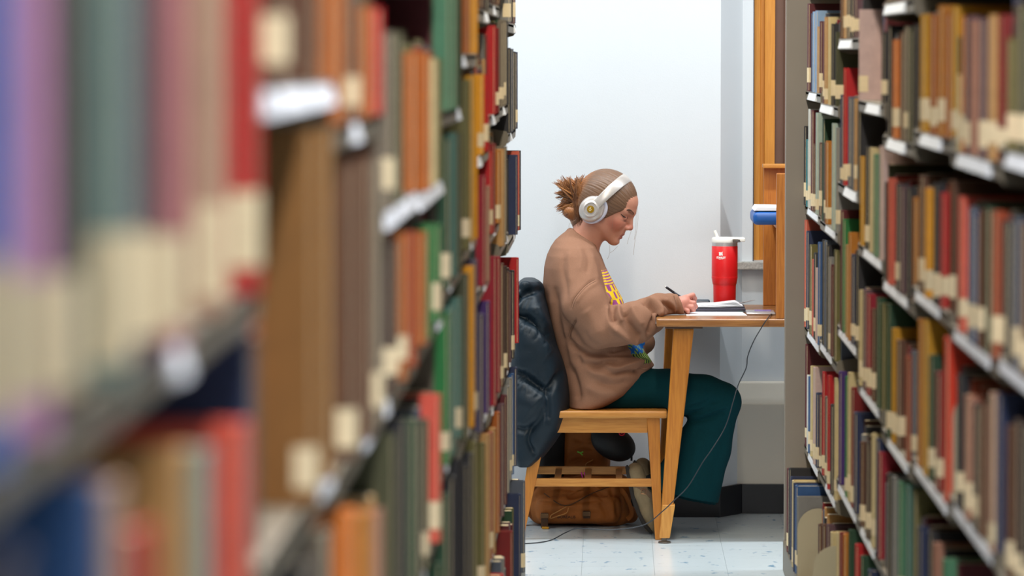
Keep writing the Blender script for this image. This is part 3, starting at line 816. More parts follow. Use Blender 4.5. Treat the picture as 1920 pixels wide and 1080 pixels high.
for (ya, yb) in ((13.565, 13.545), (14.17, 14.19)):
    for s in (0, 1):
        tx, bx_ = (ltx - (.018 if ya > 14 else 0), lbx) if s == 0 else (TX1 - (ltx - TX0), TX1 - (lbx - TX0))
        l = leg(desk, 'leg', M_oakz, (tx, ya), (bx_, yb), 0.068, 0.033, TZ - 0.034, 0.018, 0.06, 0.033, 0.007)
        if s == 0 and ya < 14:
            fr2 = 0.155 / (TZ - .052); cxm = bx_ + (tx - bx_) * fr2; cym = yb + (ya - yb) * fr2; h1 = .0165 + (.034 - .0165) * fr2 + .0008; h0 = .0173
            MB().hexa([(bx_ - h0, yb - h0, .0175), (bx_ + h0, yb - h0, .0175), (bx_ + h0, yb + h0, .0175), (bx_ - h0, yb + h0, .0175), (cxm - h1, cym - h1, .018 + .155 * .72), (cxm + h1, cym - h1, .018 + .155 * .72), (cxm + h1, cym + h1, .018 + .155 * .72), (cxm - h1, cym + h1, .018 + .155 * .72)], .004).build('leg_tip', wood('pale_oak', (214, 152, 72), (196, 130, 56), (20, 20, 1.4)), l)
        MB().box(tx - 0.062, tx + 0.062, ya - 0.04, ya + 0.04, TZ - 0.034, TZ - 0.026, 0.002).build('mounting_plate', mat('dark_plate', (84, 58, 44), 0.5, 0.1), l)
        MB().lathe([(0.004, 0.019), (0.008, 0.018), (0.008, 0.008), (0.020, 0.006), (0.021, 0.0), (0.001, 0.0)], (bx_, yb, 0.0004), 20).build('foot_glide', M_metal, l)
# hutch
hx0 = at(1455.5, 460, 13.51).x; hz1 = at(1460, 325, 13.51).z
hfx = at(1432, 440, 14.2).x
MB().box(hx0, hx0 + 0.33, 13.502, 13.53, TZ + 0.0003, hz1, 0.003).build('hutch_side_panel', M_oakd, desk)
MB().box(hfx, hfx + 0.34, 14.22, 14.25, TZ + 0.0003, hz1, 0.003).build('hutch_side_panel', M_oakd, desk)
MB().box(hx0 + 0.30, hx0 + 0.33, 13.53, 14.22, TZ + 0.0003, hz1, 0.003).build('hutch_back_panel', M_oakd, desk)
SHZ = at(1440, 416, 13.88).z
MB().box(hx0 + 0.012, hx0 + 0.30, 13.531, 14.219, SHZ - 0.02, SHZ, 0.002).build('hutch_shelf', M_oakd, desk)
MB().box(hfx - 0.004, hfx + 0.34, 14.18, 14.252, hz1 - 0.002, hz1 + 0.012, 0.003).build('hutch_cap', M_oakx, desk)

# blue cushioned case with papers on the hutch shelf
bcx = at(1409, 395, 13.75).x
case = thing('blue_case', (bcx + 0.1, 13.74, SHZ), 'rounded bright blue zip case on the hutch shelf under white papers', 'case')
MB().box(bcx, bcx + 0.30, 13.60, 13.90, SHZ + 0.0005, SHZ + 0.044, 0.019, 5).build('case_body', mat('blue_vinyl', (22, 84, 158), 0.4, 0.06), case, smooth=True)
zz = SHZ + 0.0365
MB().tube([(bcx + 0.006, 13.90 - 0.03, zz), (bcx + 0.0045, 13.75, zz), (bcx + 0.010, 13.607, zz), (bcx + 0.15, 13.603, zz), (bcx + 0.27, 13.603, zz)], 0.0028, 6).build('piping', mat('dark_blue_piping', (14, 52, 110), 0.5), case)
pp = thing('paper_stack', (bcx + 0.12, 13.74, SHZ + 0.045), 'loose white papers with a blue sheet on the blue case', 'papers')
MB().box(bcx + 0.02, bcx + 0.28, 13.62, 13.86, SHZ + 0.0446, SHZ + 0.0475, 0.0005).build('blue_sheet', mat('cyan_paper', (40, 150, 200), 0.7), pp)
MB().hexa([(bcx + 0.004, 13.61, SHZ + 0.0476), (bcx + 0.28, 13.61, SHZ + 0.0476), (bcx + 0.28, 13.85, SHZ + 0.0476), (bcx + 0.004, 13.85, SHZ + 0.0476),
           (bcx + 0.014, 13.61, SHZ + 0.060), (bcx + 0.28, 13.61, SHZ + 0.055), (bcx + 0.28, 13.85, SHZ + 0.055), (bcx + 0.012, 13.85, SHZ + 0.061)], 0.001).build('sheets', mat('white_paper', (240, 242, 246), 0.8, 0.02), pp)

# ------------------------------------------------------------------ red tumbler
BY = 14.05
b0 = at(1358.5, 572, BY); k_ = BY / FPX
bz = TZ + 0.0004
def zpx(y): return CAMH - (CAMH - at(1358, y, BY).z)
bt = thing('tumbler', (b0.x, BY, bz), 'tall red insulated tumbler with white flip-straw lid and steel rim on the desk', 'tumbler')
rt, rb_ = 24.3 * k_, 20.8 * k_
z_rim, z_red, z_sh, z_sh2 = zpx(454), zpx(461), zpx(520), zpx(531)
M_red = mat('red_powder_coat', (214, 26, 30), 0.38, 0.03, 300, 0.08, 700)
MB().lathe([(rb_ - 0.004, bz), (rb_ - 0.001, bz + 0.002), (rb_, bz + 0.006), (rb_ + 0.001, z_sh2 - 0.012), (rb_ + 0.0015, z_sh2 - 0.004), (rb_ + 0.003, z_sh2), (rt - 0.001, z_sh + 0.001), (rt, z_sh + 0.006),
            (rt, z_red - 0.001), (rt - 0.0008, z_red), (0.002, z_red)], (b0.x, BY, 0), 48).build('body', M_red, bt, smooth=True)
MB().lathe([(rb_ + 0.0022, z_sh2 - 0.0035), (rb_ + 0.0032, z_sh2 - 0.002), (rt + 0.0004, z_sh), (rt + 0.0003, z_sh + 0.003), (rt - 0.002, z_sh + 0.004)], (b0.x, BY, 0), 48).build('waist_band', M_red, bt, smooth=True)
MB().lathe([(rt - 0.0015, z_red - 0.002), (rt - 0.0006, z_red), (rt - 0.0006, z_rim), (0.002, z_rim + 0.0005)], (b0.x, BY, 0), 48).build('steel_rim', mat('brushed_steel', (206, 206, 208), 0.38, 0.05, metal=0.55), bt, smooth=True)
z_lid = zpx(445)
M_lid = mat('cream_plastic', (232, 230, 222), 0.4, 0.02)
lid = MB().lathe([(rt, z_rim - 0.0005), (rt + 0.0003, z_rim + 0.002), (rt, z_lid - 0.004), (rt - 0.003, z_lid), (0.012, z_lid + 0.001), (0.001, z_lid + 0.001)], (b0.x, BY, 0), 48).build('lid', M_lid, bt, smooth=True)
p1, p2 = at(1346, 446, BY), at(1340, 432, BY)
MB().tube([p1, p1 + (p2 - p1) * 0.5, p2], [(0.0062, 0.004), (0.0058, 0.0038), (0.0068, 0.003)], 10).build('flip_straw', M_lid, lid, smooth=True)
hz = zpx(450); hx = at(1373, 450, BY).x
g = MB(); g.box(hx, hx + 0.028, BY - 0.044, BY - 0.034, hz - 0.006, hz + 0.006, 0.003); g.build('handle_hinge', mat('hinge_plastic', (96, 88, 84), 0.4), lid)
xe = at(1396.5, 448, BY).x
g = MB(); g.box(xe - 0.026, xe, BY - 0.044, BY + 0.044, hz - 0.004, hz + 0.008, 0.003)
g.box(hx, xe - 0.02, BY - 0.044, BY - 0.038, hz + 0.003, hz + 0.008, 0.002); g.box(hx, xe - 0.02, BY + 0.038, BY + 0.044, hz - 0.004, hz + 0.008, 0.002); g.build('carry_handle', M_lid, lid)
MB().lathe([(0.0045, 0.0), (0.0045, 0.003), (0.001, 0.003)], (hx + 0.006, BY - 0.044, hz), 14, Matrix.Rotation(math.pi / 2, 3, 'X')).build('hinge_pin', M_metal, lid)
# printed mark and lettering wrapped round the red body
M_prt = mat('white_print', (244, 240, 238), 0.5, 0.0)
def wrap(me, name, px, py, scale_x=1.0):
    t0 = at(px, py, BY)
    a0 = math.asin(max(-1, min(1, (t0.x - b0.x) / rt)))
    for v in me.vertices:
        a = a0 + v.co.x * scale_x / rt
        v.co = Vector((b0.x + (rt + 0.0004) * math.sin(a), BY - (rt + 0.0004) * math.cos(a), t0.z + v.co.y))
    return link(name, me, M_prt, bt)
wrap(text_mesh('STANLEY', 0.0092, 0.0005), 'printed_lettering', 1351, 482, 0.86)
wrap(text_mesh('SINCE 1913', 0.0030, 0.0001), 'printed_lettering', 1351, 484.9, 1.0)
bear = [(-8, -7), (-8, -3), (-7, 1), (-9, 3), (-8, 6), (-6, 5), (-5, 7), (-3, 5), (0, 6), (3, 5), (5, 7), (9, 7), (6, 4), (7, 1), (8, -3), (7, -7), (4, -7), (4, -4), (2, -4), (1, -7), (-2, -7), (-2, -4), (-4, -4), (-5, -7)]
bm = bmesh.new(); bm.faces.new([bm.verts.new((x * 0.00085, y * 0.00095, 0)) for x, y in bear]); bmesh.ops.triangulate(bm, faces=bm.faces[:])
bmesh.ops.subdivide_edges(bm, edges=bm.edges[:], cuts=1)
me = bpy.data.meshes.new('printed_emblem'); bm.to_mesh(me); bm.free(); wrap(me, 'printed_emblem', 1351, 474.8)

# ------------------------------------------------------------------ things on the desk
def dpt(px, py):      # point on the desk top seen at a pixel
    lo, hi = 13.4, 14.6
    for _ in range(40):
        m_ = (lo + hi) / 2
        if at(px, py, m_).z > TZ: lo = m_
        else: hi = m_
    return at(px, py, lo)
M_paper = mat('white_paper', (240, 242, 246), 0.8, 0.02)
a, b, c, d = dpt(1287, 592.5), dpt(1401, 592.5), dpt(1389, 584), dpt(1283, 583)
MB().hexa([(a.x, a.y, TZ + 0.0004), (b.x, b.y, TZ + 0.0004), (c.x, c.y, TZ + 0.0004), (d.x, d.y, TZ + 0.0004),
           (a.x, a.y, TZ + 0.0022), (b.x, b.y, TZ + 0.0022), (c.x, c.y, TZ + 0.0022), (d.x, d.y, TZ + 0.0022)]).build('worksheet', M_paper)
ws = bpy.data.objects['worksheet']; tag(ws, 'white worksheet lying flat on the desk beside the writing hand', 'paper')
ts = MB(); q = dpt(1384, 586); ts.box(q.x, q.x + 0.018, q.y, q.y + 0.03, TZ + 0.0022, TZ + 0.0026); ts.build('sticky_tab', mat('green_tab', (120, 210, 170), 0.7), ws)
# closed ring folder with fanned pages
f0, f1_ = at(1299, 580, 13.86).x, at(1399.5, 580, 13.86).x
nb = thing('folder', ((f0 + f1_) / 2, 13.95, TZ), 'dark grey ring folder stuffed with white pages on the desk', 'folder')
zf = at(1340, 583, 13.84).z
zf = TZ
for i in range(4):
    z0 = zf + 0.0005 + i * 0.0040; e = 0.002 * i
    g = MB(); g.hexa([(f0 + e, 13.84, z0), (f1_ - e - 0.002, 13.84, z0 + 0.001 * i), (f1_ - e, 13.98, z0 + 0.001 * i), (f0 + e, 13.98, z0),
                      (f0 + e, 13.84, z0 + 0.0036), (f1_ - e, 13.84, z0 + 0.0039 + 0.001 * i), (f1_ - e, 13.98, z0 + 0.0039 + 0.001 * i), (f0 + e, 13.98, z0 + 0.0036)], 0.0015)
    g.build('board' if i in (0, 3) else 'section', mat('charcoal_board' if i % 2 else 'purple_grey_board', (58, 58, 68) if i % 2 else (82, 80, 96), 0.6), nb)
for i in range(7):
    z0 = zf + 0.0176 + i * 0.0010; e = 0.012 + 0.004 * i; up = 0.003 + 0.0012 * i
    xs = [f0 + 0.01 + (f1_ - f0 - e - 0.01) * t / 6 for t in range(7)]
    bm = bmesh.new(); vs = []
    for t, x in enumerate(xs):
        zz_ = z0 + up * (t / 6) ** 2 + 0.0006 * math.sin(t * 1.7 + i)
        vs.append([bm.verts.new((x, y, zz_ + dz)) for y in (13.848 + 0.002 * i, 13.97) for dz in (0, 0.0011)])
    for p_, q_ in zip(vs, vs[1:]):
        for (m_, n_) in ((0, 1), (1, 3), (3, 2), (2, 0)): bm.faces.new([p_[m_], p_[n_], q_[n_], q_[m_]])
    bm.faces.new([vs[0][i_] for i_ in (0, 2, 3, 1)]); bm.faces.new([vs[-1][i_] for i_ in (0, 1, 3, 2)])
    mb = MB(); mb.add(bm); mb.build('page', M_paper, nb)
pn1, pn2 = at(1396, 566.5, 13.93), at(1416, 562, 13.93)
MB().tube([pn1 - (pn2 - pn1) * 0.8, pn1, pn2], [0.002, 0.002, 0.0008], 8).build('thin_metal_ruler', mat('steel_grey', (120, 118, 124), 0.35, metal=0.7))
tag(bpy.data.objects['thin_metal_ruler'], 'thin metal stick poking out of the folder pages', 'ruler')
# glasses case behind the hand
g0 = dpt(1302, 570.5); g1 = dpt(1331, 570.5)
gc = thing('glasses_case', ((g0.x + g1.x) / 2, g0.y, TZ), 'slim dark blue hard case behind the writing hand', 'case')
MB().box(g0.x - 0.03, g1.x, g0.y - 0.01, g0.y + 0.055, TZ + 0.0004, TZ + 0.0165, 0.007, 4).build('case_body', mat('dark_blue_shell', (34, 50, 66), 0.3), gc, smooth=True)
MB().box(g0.x - 0.028, g1.x - 0.004, g0.y - 0.0115, g0.y + 0.0, TZ + 0.0085, TZ + 0.0105, 0.0006).build('case_seam', mat('seam_grey', (130, 140, 150), 0.3), gc)
# clear phone case with phone
q0, q1 = dpt(1400, 591), dpt(1454, 591)
ph = thing('phone', ((q0.x + q1.x) / 2, q0.y + 0.04, TZ), 'silver phone in a clear case on the desk beside the hutch panel', 'phone')
MB().box(q0.x, q1.x, q0.y, q0.y + 0.16, TZ + 0.0012, TZ + 0.0085, 0.0035, 3).build('phone_body', mat('silver_glass', (206, 206, 212), 0.18, 0.02, metal=0.3), ph, smooth=True)
MB().box(q0.x + 0.03, q0.x + 0.085, q0.y + 0.09, q0.y + 0.13, TZ + 0.0085, TZ + 0.0112, 0.001).build('camera_block', mat('lilac_glass', (150, 130, 196), 0.2), ph)

# ------------------------------------------------------------------ charging cable
fl = lambda px, py: (lambda: None)
def fpt(px, py, lift=0.003):     # point on the floor
    lo, hi = 11.5, 15.0
    for _ in range(40):
        m_ = (lo + hi) / 2
        if at(px, py, m_).z > lift: lo = m_
        else: hi = m_
    return at(px, py, lo)
cp = [dpt(1456, 588.5) + Vector((0, 0, 0.003)), dpt(1447, 591) + Vector((0, 0, 0.004)), at(1440, 596, 13.492), at(1428, 614, 13.485), at(1413, 640, 13.48), at(1402, 668, 13.48), at(1399, 690, 13.48), at(1384, 722, 13.48),
      at(1375, 752, 13.47), at(1360, 800, 13.46), at(1335, 842, 13.45), at(1318, 866, 13.45), at(1290, 912, 13.45), at(1262, 940, 13.46), at(1243, 958, 13.47),
      at(1208, 984, 13.49), at(1150, 993, 13.53), at(1085, 991, 13.60), at(1062, 998, 13.66), fpt(1035, 1012), fpt(1012, 1017), fpt(988, 1019), fpt(950, 1020)]
cab = MB(); cab.tube(spline(cp, 6), 0.0019, 8); cab = cab.build('charging_cable', mat('dark_cable', (34, 38, 44), 0.4, 0.1), smooth=True)
tag(cab, 'thin dark charging cable hanging off the desk and trailing over the floor', 'cable')

# ------------------------------------------------------------------ oak chair
CN, CFAR = 13.64, 14.04                          # near and far leg planes
def cz(px, py, Y=CN): return at(px, py, Y).z
def cxx(px, py, Y=CN): return at(px, py, Y).x
chair = thing('library_chair', (0.0, 13.84, 0), 'oak library chair with a book rack under the seat', 'chair')
sz = cz(1150, 771, 13.6); sx0, sx1 = cxx(1020, 775), cxx(1251, 775, 13.6)
st = MB().box(sx0, sx1, 13.60, 13.98, sz - 0.024, sz, 0.008, 3).build('seat', M_oakx, chair)
za, zb_ = cz(1150, 784), cz(1150, 811)
for Y in (CN, CFAR):
    MB().box(cxx(1030, 800), cxx(1214, 800), Y - 0.012, Y + 0.012, zb_, sz - 0.0235, 0.002).build('apron', M_oakx, chair)
MB().box(cxx(1196, 800), cxx(1208, 800), CN, CFAR, zb_, sz - 0.0235, 0.002).build('apron', M_oakx, chair)
for Y in (CN, CFAR):
    tx, bx_ = cxx(1225, 784), cxx(1234.5, 1006)
    g = MB(); w1, w2 = 0.0215, 0.011
    g.hexa([(bx_ - w2, Y - 0.014, 0.0004), (bx_ + w2, Y - 0.014, 0.0004), (bx_ + w2, Y + 0.014, 0.0004), (bx_ - w2, Y + 0.014, 0.0004),
            (tx - w1, Y - 0.019, sz - 0.0235), (tx + w1, Y - 0.019, sz - 0.0235), (tx + w1, Y + 0.019, sz - 0.0235), (tx - w1, Y + 0.019, sz - 0.0235)], 0.003)
    g.build('front_leg', M_oakz, chair)
    # rear leg runs up into the back post
    t_, m_, b_ = cxx(1001, 600), cxx(1020, 790), cxx(974, 1000)
    zt = cz(1001, 600)
    g = MB(); g.hexa([(b_ - 0.013, Y - 0.014, 0.0004), (b_ + 0.013, Y - 0.014, 0.0004), (b_ + 0.013, Y + 0.014, 0.0004), (b_ - 0.013, Y + 0.014, 0.0004),
            (m_ - 0.027, Y - 0.018, sz), (m_ + 0.024, Y - 0.018, sz), (m_ + 0.024, Y + 0.018, sz), (m_ - 0.027, Y + 0.018, sz)], 0.003)
    g.hexa([(m_ - 0.027, Y - 0.018, sz - 0.002), (m_ + 0.02, Y - 0.018, sz - 0.002), (m_ + 0.02, Y + 0.018, sz - 0.002), (m_ - 0.027, Y + 0.018, sz - 0.002),
            (t_ - 0.013, Y - 0.015, zt), (t_ + 0.013, Y - 0.015, zt), (t_ + 0.013, Y + 0.015, zt), (t_ - 0.013, Y + 0.015, zt)], 0.003)
    g.build('rear_leg', M_oakz, chair)
    MB().box(cxx(998, 903), cxx(1226, 903), Y - 0.009, Y + 0.009, cz(1100, 912), cz(1100, 897), 0.002).build('side_stretcher', M_oakx, chair)
t_ = cxx(1001, 600); zt = cz(1001, 600); m_ = cxx(1020, 790)
for (f0_, f1__) in ((0.02, 0.22), (0.42, 0.58)):
    za_ = zt - (zt - sz) * f1__; zb2 = zt - (zt - sz) * f0_; xa_ = t_ + (m_ - t_) * f1__; xb2 = t_ + (m_ - t_) * f0_
    g = MB(); g.hexa([(xa_ - 0.009, CN, za_), (xa_ + 0.009, CN, za_), (xa_ + 0.009, CFAR, za_), (xa_ - 0.009, CFAR, za_),
                      (xb2 - 0.009, CN, zb2), (xb2 + 0.009, CN, zb2), (xb2 + 0.009, CFAR, zb2), (xb2 - 0.009, CFAR, zb2)], 0.002); g.build('back_rail', M_oakz, chair)
for px in (1045, 1102, 1161):
    x_ = cxx(px, 890); MB().box(x_ - 0.011, x_ + 0.011, CN + 0.008, CFAR - 0.008, cz(1100, 903) - 0.004, cz(1100, 903) + 0.004, 0.001).build('rack_slat', M_oakx, chair)

# ------------------------------------------------------------------ the seated reader
YC = 13.84
def nz(X, Y, Z, f, ph=0.0):
    return (np.sin(X * f + ph + 1.7 * np.sin(Z * f * 0.6)) + np.sin(Z * f * 1.13 + 2 * ph + 1.3 * np.sin(Y * f * 0.7)) + np.sin(Y * f * 0.9 + 3 * ph + np.sin(X * f * 0.8))) / 3
def bounds(pts, m): p = np.array(pts); return p.min(0) - m, p.max(0) + m

TH, AL = math.radians(28), math.radians(11)
HF = np.array([math.cos(AL) * math.cos(TH), -math.sin(AL) * math.cos(TH), -math.sin(TH)])
HU = np.array([math.cos(AL) * math.sin(TH), -math.sin(AL) * math.sin(TH), math.cos(TH)])
HL = np.cross(HU, HF); HM = np.stack([HF, HL, HU], 1)
H0 = A(1121, 390, YC)
def Hd(u, v, w): return H0 + HF * u + HL * v + HU * w
def Hloc(P): return (P - H0) @ HM

person = thing('person', (0.0, YC, 0.0), 'person in brown sweatshirt and teal trousers writing at the desk, hair in a bun', 'person')
# ---- body: head, neck, torso, arms and hands as one surface
lo = np.array([A(1025, 500, YC)[0], 13.58, A(1100, 745, YC)[2]]); hi = np.array([A(1318, 500, YC)[0], 14.10, A(1100, 318, YC)[2]])
f = Field(lo, hi, 0.0025)
f.ell(Hd(.012, 0, .045), (.096, .073, .088), .01, M=HM)
f.ell(Hd(.062, 0, .058), (.055, .058, .052), .02, M=HM)
f.ell(Hd(.062, 0, -.010), (.053, .055, .070), .02, M=HM)
for s in (-1, 1):
    f.ell(Hd(.080, s * .035, -.006), (.028, .022, .026), .02, M=HM)
    f.cap(Hd(.030, s * .050, -.035), Hd(.096, s * .014, -.068), .016, .014, .025)
    f.cap(Hd(.110, s * .006, .043), Hd(.094, s * .042, .040), .011, .010, .012)
    f.ell(Hd(.121, s * .033, .019), (.020, .017, .0105), .010, 'sub', M=HM)
    f.ell(Hd(.0955, s * .031, .0185), (.0135, .0150, .0120), .003, M=HM)
    f.ell(Hd(.121, s * .012, -.011), (.010, .0075, .007), .006, M=HM)
    f.ell(Hd(.127, s * .0065, -.0185), (.006, .0035, .003), .002, 'sub', M=HM)
f.ell(Hd(.100, 0, -.068), (.018, .019, .016), .015, M=HM)
f.ell(Hd(.103, 0, -.036), (.017, .024, .022), .016, M=HM)
f.cap(Hd(.112, 0, .032), Hd(.1275, 0, -.002), .0075, .0085, .010)
f.ell(Hd(.1290, 0, -.0065), (.0095, .0095, .0085), .006, M=HM)
for s in (-1, 1):
    f.cap(Hd(.1165, 0, -.0365), Hd(.106, s * .019, -.0420), .0052, .0028, .004)
    f.cap(Hd(.1140, 0, -.0505), Hd(.106, s * .017, -.0455), .0058, .0030, .004)
    f.cap(Hd(.1225, 0, -.0435), Hd(.108, s * .022, -.0435), .0022, .0016, .003, 'sub')
f.cap(Hd(.118, -.012, -.0600), Hd(.118, .012, -.0600), .0025, .0025, .008, 'sub')
f.chain([Hd(-.005, 0, -.015), A(1103, 436, YC), A(1092, 462, YC), A(1085, 485, YC)], [.052, .048, .050, .062], .025)
f.chain([A(1084, 500, YC), A(1090, 600, YC), A(1100, 700, YC)], [.075, .085, .080], .03, ysq=.6)
WR = A(1272, 570, 13.72)
f.chain([A(1084, 505, 13.70), A(1128, 618, 13.66), A(1215, 588, 13.68), WR], [.045, .038, .030, .023], .02)
LW = A(1188, 636, 13.94)
f.chain([A(1084, 505, 13.98), A(1150, 612, 14.0), LW], [.045, .036, .024], .02)
# writing hand: palm, four fingers round the pen, thumb behind it
f.chain([WR, A(1283, 566, 13.723)], [.022, .021], .01, ysq=.85)
f.ell(A(1283, 570, 13.722), (.020, .017, .024), .008)
def fing(pts, r): f.chain([A(*p) for p in pts], [r, r * .98, r * .92, r * .85][:len(pts)], .0025)
fing([(1284, 558, 13.728), (1299, 553.5, 13.735), (1302.5, 560, 13.748), (1301, 568, 13.757)], .0088)
fing([(1285, 565, 13.716), (1301, 568.5, 13.716), (1304, 575, 13.728), (1298, 580, 13.742)], .0088)
fing([(1284, 573, 13.711), (1298, 576, 13.708), (1300.5, 581, 13.718), (1292, 583, 13.732)], .0082)
fing([(1283, 579, 13.709), (1290, 583, 13.704), (1289.5, 586.5, 13.712), (1284, 586, 13.722)], .0070)
fing([(1280, 562, 13.742), (1289, 557, 13.756), (1298, 562, 13.764), (1302, 569, 13.763)], .0088)
# resting hand in the lap
LH = A(1196, 650, 13.94)
f.ell(LH, (.028, .022, .034), .01)
for i in range(4):
    f.chain([A(1199, 645 + 4 * i, 13.92 + .012 * i), A(1205, 656 + 3 * i, 13.92 + .012 * i), A(1200, 666 + 2 * i, 13.92 + .012 * i)], [.0088, .0085, .0075], .0025)
f.chain([A(1194, 647, 13.915), A(1201, 653, 13.905), A(1205, 661, 13.90)], [.010, .009, .008], .003)
DESKC = ((TX0 + TX1) / 2, (TY0 + TY1) / 2, TZ - .0135)
def desk_cut(fl): fl.rbox(DESKC, ((TX1 - TX0) / 2 + .0012, (TY1 - TY0) / 2 + .002, .0162), .004, .002, 'sub')
def seat_cut(fl): fl.rbox(((sx0 + sx1) / 2, 13.84, sz - .02), ((sx1 - sx0) / 2 + .002, .25, .0212), .004, .003, 'sub')
desk_cut(f)
V, F = f.mesh('body'); V = relax(V, F, 1, .35); del f
P = Hloc(V); u, v, w_ = P[:, 0], P[:, 1], P[:, 2]
col = np.tile(np.array(lin((194, 136, 112))), (len(V), 1))
def blend(mask, rgb): global col; col = col * (1 - mask[:, None]) + np.array(lin(rgb)) * mask[:, None]
g_ = lambda cu, cv, cw, ru, rv, rw: np.exp(-(((u - cu) / ru) ** 2 + ((np.abs(v) - cv) / rv) ** 2 + ((w_ - cw) / rw) ** 2))
blend(0.75 * g_(.085, .045, -.012, .03, .03, .026), (172, 84, 66))
blend(0.55 * g_(.130, .0, -.006, .02, .02, .014), (180, 94, 80))
lips = sstep(.0215, .017, np.abs(v)) * sstep(.104, .108, u) * sstep(-.0575, -.0545, w_) * sstep(-.0325, -.0355, w_)
blend(0.7 * lips, (164, 88, 82))
blend(0.85 * np.clip(g_(.104, .031, .0095, .02, .016, .0028), 0, 1), (58, 36, 30))
br = sstep(.010, .014, np.abs(v)) * sstep(.050, .044, np.abs(v)) * np.exp(-((w_ - .0405 - .004 * np.clip((np.abs(v) - .014) / .03, 0, 1)) / .0042) ** 2) * (u > .07)
blend(0.85 * br, (96, 66, 48))
hand = (V[:, 0] > WR[0] - .01) & (V[:, 2] < WR[2] + .08)
col[hand] = np.array(lin((208, 140, 124)))
me = np_mesh('body', V, F); paint(me, col)
M_skin = mat('skin', rough=0.5, var=0.05, scale=60, attr='Col', bump=0.05, bscale=900)
M_skin.node_tree.nodes['Principled BSDF'].inputs['Subsurface Weight'].default_value = 0.12
M_skin.node_tree.nodes['Principled BSDF'].inputs['Subsurface Scale'].default_value = 0.01
body = link('body', me, M_skin, person)
from mathutils.bvhtree import BVHTree
BV = BVHTree.FromPolygons([tuple(p) for p in V], [tuple(int(i) for i in q) for q in F])
def on_body(px, py, off=.0006):
    o = Vector((0, 0, CAMH)); d = (at(px, py, 13.0) - o).normalized(); h = BV.ray_cast(o, d)
    return (h[0] + h[1] * off) if h[0] is not None else at(px, py, YC - .05)
M_brow = mat('eyebrow_hair', (78, 52, 38), 0.7); M_lash = mat('eyelash', (34, 22, 20), 0.6)
MB().tube(spline([on_body(x, y) for x, y in ((1175, 394), (1179.5, 393.6), (1184, 395.5), (1188, 400))], 4), [(.0014 + .0016 * math.sin(math.pi * min(1, (i + 2) / 11)), .0010) for i in range(13)], 8, flat=(0, 0, 1)).build('eyebrow', M_brow, body)
MB().tube(spline([on_body(x, y) for x, y in ((1164.5, 401.5), (1168, 405.2), (1172, 407.4), (1176.5, 408.6))], 4), [(.0008 + .0011 * math.sin(math.pi * (i + 1) / 15), .0012) for i in range(13)], 8, flat=(0, 0, 1)).build('eyelashes', M_lash, body)

# ---- hair swept back into a messy bun
lo = np.array([A(1036, 400, YC)[0], YC - .13, A(1100, 440, YC)[2]]); hi = np.array([A(1212, 400, YC)[0], YC + .13, A(1100, 312, YC)[2]])
f = Field(lo, hi, 0.002)
nu, nw = .080, -.056; nn = math.hypot(nu, nw); nu /= nn; nw /= nn
def hairfn(X, Y, Z):
    x, y, z = X - H0[0], Y - H0[1], Z - H0[2]
    u = x * HF[0] + y * HF[1] + z * HF[2]; v = x * HL[0] + y * HL[1] + z * HL[2]; w = x * HU[0] + y * HU[1] + z * HU[2]
    q = [(u - .013) / .103, v / .0815, (w - .046) / .0965]
    k0 = np.sqrt(q[0] ** 2 + q[1] ** 2 + q[2] ** 2)
    az = np.arctan2(v, w - .03)
    d = (k0 - 1) * .088 + 0.00035 * np.sin(az * 41 + 3 * np.sin(u * 30)) + .0004 * np.sin(az * 77 + u * 45 + 2 * np.sin(az * 9))
    pl = (u - .121 + .10 * v * v / .08 + .0016 * np.sin(v * 260) + .001 * np.sin(v * 610)) * nu + (w - .086) * nw
    return np.maximum(d, pl)
f.func(H0 - .14, H0 + .16, hairfn, .004)
f.ell(Hd(-.045, 0, .015), (.050, .056, .060), .02, M=HM)
f.chain([Hd(-.05, 0, -.02), Hd(-.040, 0, -.055), Hd(-.026, 0, -.082)], [.036, .032, .024], .02, ysq=.75)
rr_ = random.Random(3)
tie = (1091, 364, YC - .01)
f.ell(A(1082, 372, YC), (.030, .030, .034), .02)
f.ell(A(1071, 396, YC - .008), (.030, .034, .027), .012)
f.ell(A(1060, 385, YC), (.016, .024, .018), .012)
ends = [(1043, 343), (1049, 338), (1056, 336), (1064, 334), (1071, 337), (1079, 333), (1088, 333), (1096, 331), (1100, 336), (1041, 364), (1047, 352), (1052, 360), (1045, 388), (1050, 379), (1048, 394),
        (1057, 370), (1095, 398), (1090, 412), (1086, 420), (1098, 392), (1094, 424), (1062, 404), (1074, 410)]
for i, (ex, ey) in enumerate(ends):
    for j in range(3):
        yo = rr_.uniform(-.035, .03); e = A(ex + rr_.uniform(-3, 3), ey + rr_.uniform(-3, 3), YC + yo)
        s0 = A(tie[0] + rr_.uniform(-8, 4), tie[1] + rr_.uniform(-4, 10), YC + rr_.uniform(-.025, .02))
        mid = (s0 + e) / 2 + np.array([rr_.uniform(-.006, .006), rr_.uniform(-.01, .01), rr_.uniform(.002, .012)])
        f.chain([s0, mid, e], [.0062, .0045, .0012], .003)
V, F = f.mesh('hair'); del f
P = Hloc(V); u, v, w_ = P[:, 0], P[:, 1], P[:, 2]
bun = sstep(-.055, -.085, u + .25 * np.minimum(0, w_ - .02)) 
col = np.array(lin((112, 82, 60))) * (1 - bun[:, None]) + np.array(lin((146, 92, 48))) * bun[:, None]
az = np.arctan2(v, w_ - .03)
st = 0.5 + 0.5 * np.sin(az * 60 + 4 * np.sin(u * 24)) * np.sin(az * 23 + 2); st2 = 0.5 + 0.5 * np.sin(V[:, 0] * 900 + V[:, 2] * 500 + V[:, 1] * 300)
col = col * (0.86 + 0.20 * st[:, None] * (1 - bun[:, None]) + 0.3 * st2[:, None] * bun[:, None])
me = np_mesh('hair', V, F); paint(me, col)
